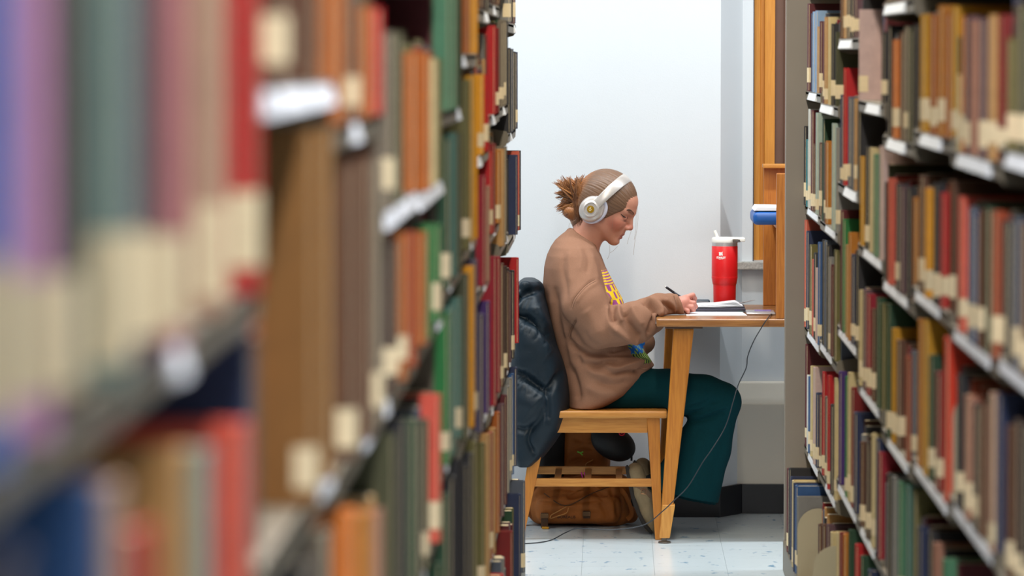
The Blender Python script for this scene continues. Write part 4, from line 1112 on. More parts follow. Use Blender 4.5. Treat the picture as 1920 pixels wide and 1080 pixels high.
TV, TF, TC = [], [], []
def strand(p0, p1, p2, r, c):
    n = 5; k = 7; base_ = len(TV)
    pts = [p0 * (1 - t) ** 2 + p1 * 2 * t * (1 - t) + p2 * t * t for t in np.linspace(0, 1, k)]
    for i, p in enumerate(pts):
        t = pts[min(i + 1, k - 1)] - pts[max(i - 1, 0)]; t /= np.linalg.norm(t) + 1e-9
        a = np.cross(t, [0.3, 1, 0.2]); a /= np.linalg.norm(a) + 1e-9; b = np.cross(t, a); rr = r * (1 - .8 * (i / (k - 1)) ** 2)
        for q in range(n): TV.append(p + rr * (a * math.cos(2 * math.pi * q / n) + b * math.sin(2 * math.pi * q / n))); TC.append(c * 1.2)
    for i in range(k - 1):
        for q in range(n): TF.append((base_ + i * n + q, base_ + i * n + (q + 1) % n, base_ + (i + 1) * n + (q + 1) % n, base_ + (i + 1) * n + q))
rs = random.Random(11)
for (ex, ey) in ends + [(1043, 347), (1053, 333), (1068, 331), (1084, 330), (1093, 330), (1101, 334), (1044, 372), (1043, 391), (1055, 398), (1092, 428), (1100, 425), (1106, 430), (1098, 415), (1110, 428)]:
    for c_ in range(2):
        yo = rs.uniform(-.042, .01); ce = (ex + rs.gauss(0, 2.5), ey + rs.gauss(0, 2.5)); cs = (1090 + rs.uniform(-14, 4), 367 + rs.uniform(-6, 16)); ys = YC + rs.uniform(-.042, -.01)
        bend = np.array([rs.uniform(-.010, .010), rs.uniform(-.020, 0), rs.uniform(-.006, .014)]); cl = np.array(lin(rs.choice(((160, 106, 56), (124, 78, 40), (92, 56, 30), (142, 92, 48)))))
        for j in range(6):
            e = A(ce[0] + rs.gauss(0, 1.7), ce[1] + rs.gauss(0, 1.7), YC + yo + rs.gauss(0, .003)); s0 = A(cs[0] + rs.gauss(0, 2.2), cs[1] + rs.gauss(0, 2.2), ys)
            strand(s0, (s0 + e) / 2 + bend + np.array([rs.gauss(0, .002), 0, rs.gauss(0, .002)]), e, rs.uniform(.0012, .0024), cl * rs.uniform(.8, 1.15))
M_hair = mat('brown_hair', rough=0.42, var=0.1, scale=140, attr='Col', bump=0.3, bscale=500)
hair = link('hair', me, M_hair, person)
me = np_mesh('bun_strands', np.array(TV), np.array(TF)); paint(me, np.array(TC)); link('bun_strands', me, mat('bun_strand_hair', rough=0.5, var=0.08, scale=200, attr='Col'), hair)['kind'] = 'stuff'
M_str = mat('hair_strand', (150, 124, 102), 0.5)
for pts in ([(1192, 372, -.02), (1196, 398, -.03), (1195, 425, -.03), (1190, 455, -.03), (1188, 478, -.03)], [(1193, 374, -.02), (1193, 402, -.03), (1192, 430, -.03), (1189, 450, -.03)], [(1184, 432, -.05), (1179, 446, -.05), (1176, 458, -.05)],
            [(1080, 412, -.04), (1068, 420, -.04), (1067, 432, -.04)], [(1122, 452, -.03), (1121, 462, -.03), (1124, 472, -.03)], [(1143, 459, 0), (1143, 474, 0), (1139, 486, 0)],
            [(1158, 462, 0), (1150, 470, 0), (1144, 474, 0)], [(1150, 400, -.076), (1149, 418, -.074), (1146, 434, -.064)], [(1099, 334, 0), (1095, 345, 0), (1094, 358, 0)]):
    MB().tube(spline([at(a, b, YC + c) for a, b, c in pts], 5), 0.00042, 5).build('loose_strand', M_str, hair)
hb = MB(); c_ = A(1088, 365, YC - .022); hb.tube([A(1086 + 5 * math.cos(a), 366 + 14 * math.sin(a), YC - .034 - .004 * math.cos(a)) for a in np.linspace(-1.2, 1.3, 7)], 0.0018, 6); hb.build('hair_tie', mat('dark_tie', (50, 40, 38), 0.6), hair)

# ---- sweatshirt
def table(rows_, Y):
    z = np.array([A(1100, r[0], Y)[2] for r in rows_]); xb = np.array([A(r[1], r[0], Y)[0] for r in rows_]); xf = np.array([A(r[2], r[0], Y)[0] for r in rows_]); hw = np.array([r[3] for r in rows_])
    o = np.argsort(z); return z[o], xb[o], xf[o], hw[o]
def loft(fl, rows_, Y, k=.01, p=2.4, yc=None):
    z, xb, xf, hw = table(rows_, Y); yc = Y if yc is None else yc
    def fn(X, Yg, Z):
        zz = Z.ravel(); b = np.interp(zz, z, xb)[None, None, :]; fr_ = np.interp(zz, z, xf)[None, None, :]; h_ = np.interp(zz, z, hw)[None, None, :]
        a = np.maximum((fr_ - b) / 2, .004)
        q = (np.abs((X - (fr_ + b) / 2) / a) ** p + np.abs((Yg - yc) / h_) ** p) ** (1 / p)
        d = (q - 1) * np.minimum(a, h_) * 0.9
        return np.maximum(d, np.maximum(Z - z[-1], z[0] - Z) + 0 * X)
    fl.func((xb.min(), yc - hw.max(), z[0]), (xf.max(), yc + hw.max(), z[-1]), fn, k)
lo = np.array([A(1008, 500, YC)[0], 13.53, A(1100, 785, YC)[2]]); hi = np.array([A(1296, 500, YC)[0], 14.14, A(1100, 424, YC)[2]])
f = Field(lo, hi, 0.003)
loft(f, [(431, 1064, 1076, .045), (440, 1052, 1089, .075), (450, 1041, 1103, .115), (462, 1033, 1118, .155), (478, 1026, 1126, .178), (500, 1021, 1135, .19), (530, 1018, 1151, .195), (560, 1019, 1167, .195),
         (600, 1026, 1181, .195), (640, 1036, 1190, .20), (668, 1043, 1216, .205), (684, 1047, 1227, .207), (696, 1050, 1218, .21), (715, 1054, 1204, .212), (735, 1058, 1183, .212), (752, 1061, 1150, .212), (768, 1064, 1110, .21), (774, 1066, 1090, .205)], YC, .01)
# near sleeve, far sleeve
f.chain([A(1080, 505, 13.72), A(1096, 570, 13.642), A(1126, 618, 13.632)], [.074, .074, .066], .014)
f.chain([A(1126, 618, 13.632), A(1160, 610, 13.635), A(1194, 604, 13.645), A(1219, 595, 13.662)], [.066, .066, .068, .056], .012)
f.chain([A(1212, 586, 13.67), A(1234, 573.5, 13.69), A(1256, 571, 13.71)], [.050, .041, .037], .010)
f.chain([A(1256, 571, 13.71), A(1281, 571.5, 13.72)], [.0365, .0345], .006)
q0_, q1_ = A(1271, 553, 13.72), A(1285, 591, 13.72); tn_ = q1_ - q0_; nn_ = np.array([-tn_[2], 0, tn_[0]]); nn_ = nn_ / np.linalg.norm(nn_); nn_ = nn_ if nn_[0] > 0 else -nn_
f.func(A(1262, 600, 13.66), A(1300, 545, 13.78), lambda X, Y, Z: -((X - q0_[0]) * nn_[0] + (Z - q0_[2]) * nn_[2]) + 0 * Y, .002, 'sub')
f.chain([A(1268, 571, 13.72), A(1300, 572, 13.72)], [.026, .026], .002, 'sub')
f.chain([A(1080, 505, 13.96), A(1135, 605, 14.02), A(1180, 626, 13.98), A(1207, 642, 13.94)], [.074, .068, .052, .040], .02)
# neckband
cb, cf_ = A(1069, 433, YC), A(1116, 463, YC); cc_ = (cb + cf_) / 2; ax2 = (cf_ - cb) / 2
ring = [cc_ + ax2 * math.cos(a) + np.array([0, .066 * math.sin(a), 0]) for a in np.linspace(0, 2 * math.pi, 22)]
f.chain(ring, [.0075] * 22, .010)
desk_cut(f); seat_cut(f)
f.warp(lambda X, Y, Z: 0.0014 * nz(X, Y, Z, 40, 1.0))
V, F = f.mesh('sweatshirt'); V = relax(V, F, 1, .4); del f
SW = [  # crease line, depth (m, minus = valley), width (px)
 ([(1150, 566), (1147, 588), (1151, 606)], -.013, 6), ([(1140, 570), (1140, 592), (1146, 612), (1160, 626)], .006, 7), ([(1160, 572), (1162, 590), (1168, 604)], .008, 5),
 ([(1170, 582), (1177, 602), (1190, 622), (1202, 632)], -.013, 7), ([(1150, 612), (1168, 628), (1188, 640), (1200, 641)], .010, 6), ([(1184, 574), (1192, 592), (1204, 612)], .008, 7),
 ([(1203, 564), (1218, 572), (1228, 584), (1231, 596)], -.014, 4.5), ([(1230, 592), (1222, 610), (1216, 628)], -.012, 5), ([(1212, 560), (1228, 567), (1238, 580), (1236, 594)], .012, 6),
 ([(1240, 566), (1252, 574), (1262, 586)], -.007, 4), ([(1246, 560), (1262, 572), (1268, 586)], .005, 5), ([(1270, 553), (1276, 570), (1276, 590)], .0035, 5), ([(1265, 553), (1270, 572), (1269, 590)], -.004, 2.5),
 ([(1115, 524), (1100, 533), (1085, 548), (1075, 562), (1070, 577)], -.005, 3), ([(1120, 530), (1102, 541), (1088, 556), (1079, 570)], .005, 5),
 ([(1118, 478), (1127, 505), (1132, 530), (1142, 552)], -.010, 6), ([(1110, 474), (1118, 500), (1122, 526)], .006, 6), ([(1096, 462), (1104, 488), (1100, 514)], -.006, 6), ([(1085, 462), (1090, 485), (1085, 510)], .005, 6),
 ([(1057, 476), (1055, 505), (1061, 536), (1062, 560)], -.006, 6), ([(1068, 470), (1068, 500), (1070, 530)], .005, 6),
 ([(1042, 545), (1046, 590), (1056, 645), (1066, 690)], -.010, 6), ([(1032, 545), (1035, 590), (1044, 640), (1056, 695), (1064, 735)], .008, 6), ([(1054, 560), (1058, 600), (1062, 630)], .006, 6),
 ([(1078, 600), (1068, 620), (1063, 636)], -.008, 4), ([(1064, 636), (1078, 653), (1100, 663), (1122, 664), (1145, 657), (1175, 651)], -.016, 7),
 ([(1076, 662), (1090, 680), (1118, 687), (1138, 679), (1160, 676)], -.013, 8), ([(1128, 668), (1160, 664), (1196, 664), (1216, 667)], -.010, 5), ([(1136, 684), (1158, 691), (1182, 683), (1205, 678), (1222, 677)], .012, 6),
 ([(1148, 700), (1176, 696), (1200, 700), (1209, 690)], -.011, 6), ([(1084, 672), (1104, 690), (1118, 700), (1146, 708)], .008, 8), ([(1070, 690), (1080, 720), (1086, 750)], -.007, 7),
 ([(1120, 715), (1150, 722), (1180, 716)], -.006, 8), ([(1100, 725), (1130, 738), (1160, 736)], .006, 9), ([(1195, 702), (1203, 690), (1216, 684)], -.006, 4),
 ([(1096, 580), (1110, 600), (1124, 632)], .004, 12), ([(1092, 620), (1104, 640), (1126, 652)], -.004, 8)]
V = folds(V, F, [(a_, b_ * (0.75 if np.mean([q[1] for q in a_]) < 556 or np.mean([q[0] for q in a_]) < 1060 else 1.5), c_ * (0.8 if np.mean([q[1] for q in a_]) < 556 else 0.95)) for a_, b_, c_ in SW]); V = relax(V, F, 1, .2)
ins = (V[:, 0] > TX0 - .001) & (V[:, 1] > TY0 - .001) & (V[:, 2] < TZ + .0012) & (V[:, 2] > TZ - .030)
lft = ins & ((V[:, 0] - TX0) < (TZ - V[:, 2])); V[lft, 0] = TX0 - .0015; V[ins & ~lft, 2] = TZ + .0014
# printed chest: painted only where the print is
XP = 1145 + (V[:, 0] / V[:, 1]) * FPX; YP = 100 + (CAMH - V[:, 2]) / V[:, 1] * FPX
base = np.array(lin((144, 106, 85)))
col = np.tile(base, (len(V), 1))
fv = np.abs(V[:, 1] - YC)
zt_, zb2_ = A(1130, 504, YC)[2], A(1130, 676, YC)[2]
front = (V[:, 0] < A(1236, 600, YC)[0]) & (V[:, 0] > np.interp(-V[:, 2], [-A(1, y, YC)[2] for y in (500, 530, 560, 600, 640, 690)], [A(x, 500, YC)[0] for x in (1127, 1134, 1143, 1158, 1176, 1200)])) & (V[:, 1] < YC + .06) & (fv < .145) & (V[:, 2] < zt_) & (V[:, 2] > zb2_)
t_v = (V[:, 2] - zb2_) / (zt_ - zb2_); ph_ = V[:, 1] * 90
C1, C2, C3, C4, C5 = [np.array(lin(c)) for c in ((146, 74, 130), (232, 196, 40), (62, 62, 150), (28, 96, 170), (150, 178, 70))]
pc = np.where((np.sin(V[:, 2] * 700) > .1)[:, None], C1, C2)
lett = (np.sin(V[:, 1] * 140 + 1.0) * np.cos(V[:, 2] * 120) > -.15)
pc = np.where((t_v < .84)[:, None], np.where(lett[:, None], C2, C1), pc)
pc = np.where((t_v < .62)[:, None], np.where((np.sin(V[:, 2] * 150 + 1) * np.sin(V[:, 1] * 130 + 2) > .2)[:, None], C2, C3), pc)
pc = np.where((t_v < .42)[:, None], np.where((np.sin(V[:, 2] * 210 + 2 * np.sin(V[:, 1] * 60)) * np.sin(V[:, 1] * 150 + V[:, 0] * 90) > .38)[:, None], C5, C4), pc)
pc = np.where((t_v < .10)[:, None], np.where((np.sin(V[:, 0] * 400 + V[:, 1] * 170) > .2)[:, None], C5, np.array(lin((44, 52, 50)))), pc)
col[front] = pc[front]
me = np_mesh('sweatshirt', V, F); paint(me, col)
M_sw = mat('brown_fleece', rough=0.9, var=0.08, scale=260, attr='Col', bump=0.35, bscale=1400, sheen=0.0, spec=0.15)
sweat = link('sweatshirt', me, M_sw, person)
BS = BVHTree.FromPolygons([tuple(p) for p in V], [tuple(int(i) for i in q) for q in F])
def on_sweat(px, py, off=.0003):
    o = Vector((0, 0, CAMH)); d = (at(px, py, 13.0) - o).normalized(); h = BS.ray_cast(o, d)
    return (h[0] + h[1] * off) if h[0] is not None else None
M_seam = mat('seam_thread', (116, 84, 66), 0.95)
for pts in ([(1115, 524), (1100, 533), (1086, 547), (1076, 561), (1070.5, 577)], [(1117, 527), (1102, 536), (1089, 549), (1079, 563), (1073.5, 578)], [(1078.5, 600), (1071, 613), (1065, 631)], [(1081, 602), (1074, 615), (1068, 633)], [(1263, 555), (1268, 570), (1269, 588)]):
    q = [on_sweat(p.x, p.y) for p in spline([(a, b, 0) for a, b in pts], 6)]; q = [p for p in q if p is not None]
    if len(q) > 3: MB().tube(q, .0008, 5).build('seam', M_seam, sweat)
# ---- trousers
lo = np.array([A(1040, 700, YC)[0], 13.55, A(1200, 990, YC)[2]]); hi = np.array([A(1400, 700, YC)[0], 14.12, A(1200, 672, YC)[2]])
f = Field(lo, hi, 0.0045)
f.chain([A(1092, 722, YC), A(1120, 724, YC)], [.088, .085], .02, ysq=.55)
for (yl, dx, dy) in ((13.765, 0, 0), (13.925, -4, 3)):
    P = lambda x, y: A(x + dx, y + dy, yl)
    f.chain([P(1110, 729), P(1180, 731), P(1255, 735), P(1320, 742), P(1352, 753)], [.083, .080, .074, .068, .066], .02)
    f.chain([P(1350, 756), P(1319, 840), P(1276, 940)], [.066, .090, .128], .02, ysq=1.35)
    hq = P(1344, 943) - P(1262, 922); hq[1] = 0; n_ = np.array([hq[2], 0, -hq[0]]); n_ /= np.linalg.norm(n_); pc0 = P(1303, 932.5)
    def cutf(X, Y, Z, n_=n_, pc0=pc0): return -((X - pc0[0]) * n_[0] + (Y - pc0[1]) * n_[1] + (Z - pc0[2]) * n_[2])
    f.func(np.array([A(1180, 900, YC)[0], yl - .2, lo[2]]), np.array([hi[0], yl + .2, pc0[2] + .05]), cutf, .004, 'sub')
    f.chain([P(1306, 880), P(1272, 955)], [.088, .124], .008, 'sub', ysq=1.4)
f.warp(lambda X, Y, Z: 0.0012 * nz(X, Y, Z, 40, .5))
seat_cut(f); f.rbox((0, 13.84, sz - .3), (.6, .6, .279), .004, .003, 'sub') if False else None
V, F = f.mesh('trousers'); V = relax(V, F, 1, .4); del f
V = folds(V, F, [([(1284, 776), (1310, 770), (1346, 750)], -.009, 5), ([(1288, 790), (1320, 785), (1364, 770)], -.008, 5), ([(1290, 766), (1318, 757), (1336, 744)], -.006, 4), ([(1290, 770), (1320, 764), (1345, 758)], .004, 4),
 ([(1290, 783), (1320, 777), (1355, 763)], .006, 4), ([(1300, 800), (1330, 830), (1330, 880)], -.005, 9), ([(1360, 790), (1350, 850), (1335, 910)], -.005, 8), ([(1310, 830), (1300, 880), (1305, 920)], .006, 9), ([(1140, 745), (1190, 728), (1240, 722)], -.005, 8), ([(1260, 700), (1300, 722), (1340, 730)], -.003, 8)])
trous = link('trousers', np_mesh('trousers', V, F), mat('teal_knit', (6, 50, 56), 0.9, 0.10, 120, 0.3, 1300, spec=0.12), person)

# ---- clogs, toes on the floor, heel up under the chair
M_sole = mat('dark_sole', (40, 34, 30), 0.7); M_sued = mat('taupe_suede', (146, 128, 98), 0.9, 0.12, 80, 0.3, 900)
for yl, dx, dz in ((13.80, 0, 0), (13.945, 14, 0)):
    z_off = 0.0
    ctr = [(1172, 874), (1177, 905), (1184, 935), (1194, 963), (1206, 986), (1220, 1001)]
    PS = [A(x + dx, y, yl) for x, y in ctr]
    z_off = .0015 - min(p[2] for p in PS); PS = [p + np.array([0, 0, z_off]) for p in PS]
    hw = [.024, .030, .034, .041, .042, .026]
    bm = bmesh.new(); rings = []
    for i, p in enumerate(PS):
        t = PS[min(i + 1, 5)] - PS[max(i - 1, 0)]; t[1] = 0; t /= np.linalg.norm(t)
        nrm = np.array([-t[2], 0, t[0]]);  nrm = nrm if nrm[0] > 0 else -nrm
        rings.append([bm.verts.new(Vector(p + np.array([0, s * hw[i], 0]) + nrm * d)) for s, d in ((-1, 0), (1, 0), (1.0, .014), (-1.0, .014))])
    for a, b in zip(rings, rings[1:]):
        for k in range(4): bm.faces.new([a[k], a[(k + 1) % 4], b[(k + 1) % 4], b[k]])
    bm.faces.new(rings[0]); bm.faces.new(rings[-1][::-1])
    bmesh.ops.recalc_face_normals(bm, faces=bm.faces[:]); bmesh.ops.bevel(bm, geom=bm.edges[:], offset=.004, segments=2, affect='EDGES')
    mb = MB(); mb.add(bm); shoe = mb.build('shoe', M_sole, person, smooth=True)
    f = Field(A(1160, 1015, yl) - .06, A(1262, 850, yl) + .06, .003)
    off = np.array([0, 0, z_off])
    f.chain([A(1191 + dx, 884, yl) + off, A(1204 + dx, 926, yl) + off, A(1216 + dx, 960, yl) + off, A(1222 + dx, 985, yl) + off], [.029, .034, .036, .027], .012, ysq=.88)
    f.func(A(1160, 1015, yl) - .06, A(1262, 850, yl) + .06, lambda X, Y, Z: Z - 0.003 + 0 * X + 0 * Y, .002, 'sub')
    V, F = f.mesh('upper'); del f
    up = link('shoe_upper', np_mesh('shoe_upper', V, F), M_sued, shoe)
    sb = MB(); sb.tube(spline([A(1190 + dx, 908, yl - .030), A(1207 + dx, 918, yl - .040), A(1226 + dx, 934, yl - .034)], 4), [(.0015, .009)] * 9, 8, flat=(0, 1, 0)); sb.build('strap', mat('brown_strap', (112, 86, 64), 0.7), shoe)
    bu = A(1207 + dx, 922, yl - .043); s_ = .0085
    bk = MB(); cs = [bu + np.array([a * s_, 0, b * s_]) for a, b in ((-1, -.8), (-.8, 1), (1, .8), (.8, -1), (-1, -.8))]
    bk.tube(cs, .0013, 6); bk.build('buckle', mat('copper_buckle', (176, 130, 100), 0.3, metal=0.8), shoe)
    sk = MB(); sk.tube([A(1250 + dx, 895, yl), A(1222 + dx, 905, yl), A(1206 + dx, 912, yl)], [.034, .030, .028], 14); sk.build('sock', mat('dark_sock', (20, 34, 36), 0.9), person, smooth=True)

# ------------------------------------------------------------------ headphones
M_hp = mat('pearl_grey_plastic', (198, 190, 184), 0.30, 0.02, metal=0.4)
M_cush = mat('lavender_cushion', (206, 206, 222), 0.55, 0.03)
hp = thing('headphones', Vector(H0), 'pearl grey over-ear headphones with gold disc worn by the person', 'headphones')
bd = np.array([.27, 0, .963]); bd = bd / np.linalg.norm(bd); bf = np.array([bd[2], 0, -bd[0]])     # band direction and forward, head-local
for s in (-1, 1):
    o = np.stack([HM @ bf, HM @ bd, HM @ np.array([0, s, 0])], 1); Mx = Matrix([list(r) for r in o])
    c = Hd(.004, s * .066, -.002)
    cup = MB().lathe([(.036, .000), (.044, .002), (.0455, .008), (.0455, .014), (.042, .018), (.036, .0185)], c, 40, Mx, .92, 1.12).build('ear_cushion', M_cush, hp, smooth=True)
    c2 = Hd(-.003, s * .066, -.002)
    sh_ = MB().lathe([(.034, .016), (.0425, .017), (.0435, .022), (.041, .029), (.036, .033), (.030, .0345), (.028, .036), (.0275, .040), (.024, .043), (.022, .0435), (.0215, .0415), (.002, .0415)], c2, 40, Mx, .95, 1.08).build('ear_cup', M_hp, hp, smooth=True)
    lg = MB().lathe([(.0125, .0414), (.0125, .0432), (.001, .0434)], c2, 28, Mx).build('gold_disc', mat('gold_disc', (196, 150, 40), 0.3, metal=0.7), sh_, smooth=True)
    em = MB(); ringp = [Vector(c2) + Mx @ Vector((.0035 * math.cos(a), -.002 + .0035 * math.sin(a), .0437)) for a in np.linspace(0, 2 * math.pi, 15)]
    em.tube(ringp, .0009, 5, cap=False); em.tube([Vector(c2) + Mx @ Vector((-.0035, -.002, .0437)), Vector(c2) + Mx @ Vector((-.0035, .0075, .0437))], .0009, 5)
    em.build('emblem', mat('emblem_silver', (220, 200, 150), 0.4), lg)
pts = []
for a in np.linspace(0.06, math.pi - 0.06, 44):
    pts.append(Hd(*(bd * (.010 + .133 * math.sin(a)) + np.array([.002 * math.sin(a), -.104 * math.cos(a) * (1 + .04 * math.sin(2 * a) ** 2), 0]))))
hbm = MB(); hbm.tube(pts, [(.0034, .0150 + .0030 * math.sin(math.pi * i / 43)) for i in range(44)], 14, flat=tuple(-HL)); hbm.build('headband', M_hp, hp, smooth=True)

# ------------------------------------------------------------------ pen
pa, pb = at(1248.5, 538, 13.755), at(1304, 577, 13.757)
dirp = (pb - pa); L_ = dirp.length
tip = pa + dirp * 1.0
pen = MB().tube([pa, pa + dirp * .02, pa + dirp * .55, pa + dirp * .9, pa + dirp * 1.0], [.0028, .0042, .0045, .0040, .0010], 12).build('pen', mat('black_pen', (34, 32, 44), 0.3), smooth=True)
tag(pen, 'black ballpoint pen held in the writing hand', 'pen')
MB().tube([pa - dirp * .025, pa + dirp * .01], .0022, 10).build('clicker', mat('pen_silver', (190, 180, 178), 0.3, metal=0.8), pen)
n_ = Vector((0.3, -1, 0.4)).normalized()
MB().tube([pa + dirp * .04 + n_ * .0055, pa + dirp * .26 + n_ * .0055], .0013, 8).build('pen_clip', mat('black_pen', (34, 32, 44), 0.3), pen)

# ------------------------------------------------------------------ puffer jacket over the chair back
lo = np.array([A(930, 700, YC)[0], 13.50, A(1000, 872, YC)[2]]); hi = np.array([A(1075, 700, YC)[0], 14.16, A(1000, 515, YC)[2]])
f = Field(lo, hi, 0.004)
loft(f, [(523, 980, 1002, .13), (530, 971, 1013, .19), (545, 966, 1021, .225), (570, 962, 1028, .24), (600, 957, 1037, .25), (640, 952, 1050, .255), (690, 947, 1066, .262), (730, 945, 1072, .265), (765, 945, 1072, .265), (795, 946, 1062, .262), (825, 950, 1042, .258), (850, 956, 1022, .25), (863, 966, 1004, .24)], YC, .01, 3.0)
f.chain([A(984, 540, 13.66), A(1003, 543, 13.72), A(1008, 545, 13.95)], [.024, .028, .026], .012)
f.chain([A(972, 556, 13.64), A(966, 590, 13.62)], [.022, .026], .012)
f.warp(lambda X, Y, Z: -.0022 * nz(X, Y, Z, 22, 1) - .0005 * nz(X, Y, Z, 90, 2))
V, F = f.mesh('jacket'); V = relax(V, F, 1, .3); del f
JS = [([(958, 588), (980, 594), (998, 602), (1019, 617), (1038, 638), (1054, 656)], -.026, 9), ([(950, 698), (968, 702), (986, 708), (1006, 721), (1024, 734)], -.026, 9), ([(1024, 734), (1040, 716), (1058, 690)], -.020, 7),
 ([(966, 566), (980, 552), (996, 545), (1018, 545)], -.024, 6), ([(1024, 734), (1030, 760), (1028, 790)], -.012, 6), ([(1000, 800), (990, 826), (1002, 850)], -.012, 5), ([(955, 800), (985, 806), (1010, 790), (1024, 760)], -.014, 7),
 ([(985, 600), (990, 575), (998, 556)], -.006, 4), ([(976, 596), (980, 574), (990, 556)], -.006, 4), ([(966, 640), (1000, 645), (1030, 670)], .012, 26), ([(960, 750), (990, 755), (1005, 765)], .012, 24), ([(1005, 570), (1018, 595), (1032, 615)], .010, 14),
 ([(975, 536), (995, 530), (1012, 536)], .010, 8)]
rj = random.Random(5)
for (x0, y0, x1, y1) in ((980, 594, 1050, 652), (962, 700, 1022, 733)):
    for i in range(9):
        t = (i + rj.random()) / 9; bx, by = x0 + (x1 - x0) * t, y0 + (y1 - y0) * t; L = rj.uniform(10, 22)
        JS.append(([(bx, by), (bx + rj.uniform(-3, 3) + L * .25, by - L * .6), (bx + L * .5, by - L)], rj.choice((-.0032, -.0024)), 2.4)); JS.append(([(bx, by), (bx - L * .2, by + L * .6), (bx - L * .45 + rj.uniform(-3, 3), by + L)], rj.choice((-.0032, -.0024)), 2.4))
V = folds(V, F, JS); V = relax(V, F, 1, .2)
jk = thing('puffer_jacket', (A(1000, 800, YC)[0], YC, A(1000, 862, YC)[2]), 'dark blue-black quilted puffer jacket draped over the chair back', 'jacket')
M_jk = mat('dark_nylon', (18, 32, 42), 0.48, 0.12, 30, 0.2, 160, spec=0.3)
jbody = link('quilted_shell', np_mesh('quilted_shell', V, F), M_jk, jk)
# ------------------------------------------------------------------ backpack on the floor under the chair
M_bag = mat('ochre_canvas', (150, 84, 24), 0.75, 0.16, 40, 0.3, 400); M_bagd = mat('black_canvas', (20, 20, 22), 0.8, 0.1)
bag = thing('backpack', (A(1085, 980, 14.12)[0], 14.14, 0), 'ochre canvas backpack slumped on the floor under the chair', 'backpack')
f = Field((A(975, 900, 14.1)[0], 13.93, -.004), (A(1205, 900, 14.1)[0], 14.30, A(1100, 790, 14.15)[2]), .004)
c0 = A(1078, 950, 14.12)
f.rbox((c0[0], 14.13, .078), (.168, .135, .074), .055, .01)
f.chain([A(1150, 960, 14.06), A(1180, 965, 14.08)], [.055, .030], .03)
f.rbox(A(1098, 855, 14.20), (.085, .075, .15), .05, .03)
f.chain([A(1040, 925, 14.06), A(1110, 920, 14.05), A(1160, 915, 14.07)], [.05, .055, .05], .03)
f.rbox((A(1085, 960, 14.0)[0], 14.00, .062), (.145, .035, .05), .03, .012)
for (a, b) in (((1010, 930), (1060, 918)), ((1070, 935), (1150, 905)), ((1090, 910), (1130, 930)), ((1060, 860), (1100, 845)), ((1075, 880), (1125, 870))):
    f.cap(A(*a, 13.985), A(*b, 13.99), .008, .006, .016, 'sub'); f.cap(A(a[0], a[1], 14.11), A(b[0], b[1], 14.11), .008, .006, .016, 'sub')
f.warp(lambda X, Y, Z: .0035 * nz(X, Y, Z, 36, .3) + .0015 * nz(X, Y, Z, 95, 1.3))
f.rbox((0, CFAR, cz(1100, 904.5)), (.4, .014, .018), .004, .004, 'sub'); f.rbox((cxx(1100, 890), (CN + CFAR) / 2, cz(1100, 903)), (.4, .2, .009), .003, .004, 'sub')
f.cap((cxx(974, 1000), CFAR, -.02), (cxx(1024, 770), CFAR, sz), .028, .034, .004, 'sub'); f.cap((cxx(1234.5, 1006), CFAR, -.02), (cxx(1225, 784), CFAR, sz), .024, .03, .004, 'sub')
ca_, sa_ = math.cos(.45), math.sin(.45); Mr = np.array([[ca_, 0, sa_], [0, 1, 0], [-sa_, 0, ca_]])
f.ell(A(1153, 833, 14.10), (.076, .038, .058), .004, 'sub', M=Mr); f.ell(A(1140, 822, 14.10), (.064, .037, .056), .004, 'sub', M=Mr)
f.func((-9, 13, -1), (9, 15, .004), lambda X, Y, Z: Z - .0008 + 0 * X + 0 * Y, .002, 'sub')
V, F = f.mesh('bag'); V = relax(V, F, 1, .4)
V = folds(V, F, [([(1010, 925), (1050, 915), (1090, 922)], -.010, 5), ([(1070, 932), (1110, 915), (1150, 905)], -.012, 5), ([(1095, 905), (1120, 925), (1140, 950)], -.008, 4), ([(1145, 915), (1155, 940), (1160, 970)], -.010, 5), ([(1066, 850), (1090, 838), (1112, 842)], -.007, 4), ([(1064, 870), (1090, 862), (1120, 872)], -.007, 4), ([(1075, 822), (1100, 830), (1120, 820)], -.006, 4), ([(1000, 940), (1060, 944), (1120, 938)], -.007, 3), ([(1020, 955), (1080, 950), (1135, 956)], .006, 8), ([(1125, 940), (1135, 960), (1140, 975)], -.007, 4)])
V[:, 2] = np.maximum(V[:, 2], .0008); del f
bb_ = link('bag_body', np_mesh('bag_body', V, F), M_bag, bag)
f = Field((A(990, 900, 14.1)[0], 14.05, .05), (A(1085, 900, 14.1)[0], 14.30, A(1100, 790, 14.15)[2]), .005)
f.rbox(A(1032, 850, 14.19), (.055, .07, .14), .04, .02); f.warp(lambda X, Y, Z: .003 * nz(X, Y, Z, 40, 2.3))
V, F = f.mesh('pad'); link('shoulder_pad', np_mesh('shoulder_pad', V, F), M_bagd, bag); del f
def strap(pts, r, m, name, par=bag): g = MB(); g.tube(spline(pts, 5), [r] * ((len(pts) - 1) * 5 + 1), 8, flat=(0, 0, 1)); return g.build(name, m, par, smooth=True)
strap([A(1155, 915, 14.03), A(1170, 925, 14.0), A(1182, 950, 13.98), A(1184, 965, 13.98), A(1176, 974, 13.98)], (.010, .0022), M_bag, 'shoulder_strap')
M_web = mat('dark_webbing', (70, 44, 22), 0.7)
for px, yt, yb2 in ((1021, 962, 990), (1100, 958, 972)):
    p_, q_ = A(px, yt, 13.955), A(px, yb2, 13.955)
    MB().box(p_[0] - .012, p_[0] + .012, 13.955, 13.967, max(q_[2], .002), p_[2], .001).build('compression_strap', M_web, bag)
    MB().box(p_[0] - .014, p_[0] + .014, 13.949, 13.962, p_[2] - .018, p_[2] - .002, .002).build('strap_buckle', mat('buckle_brown', (104, 70, 30), 0.5), bag)
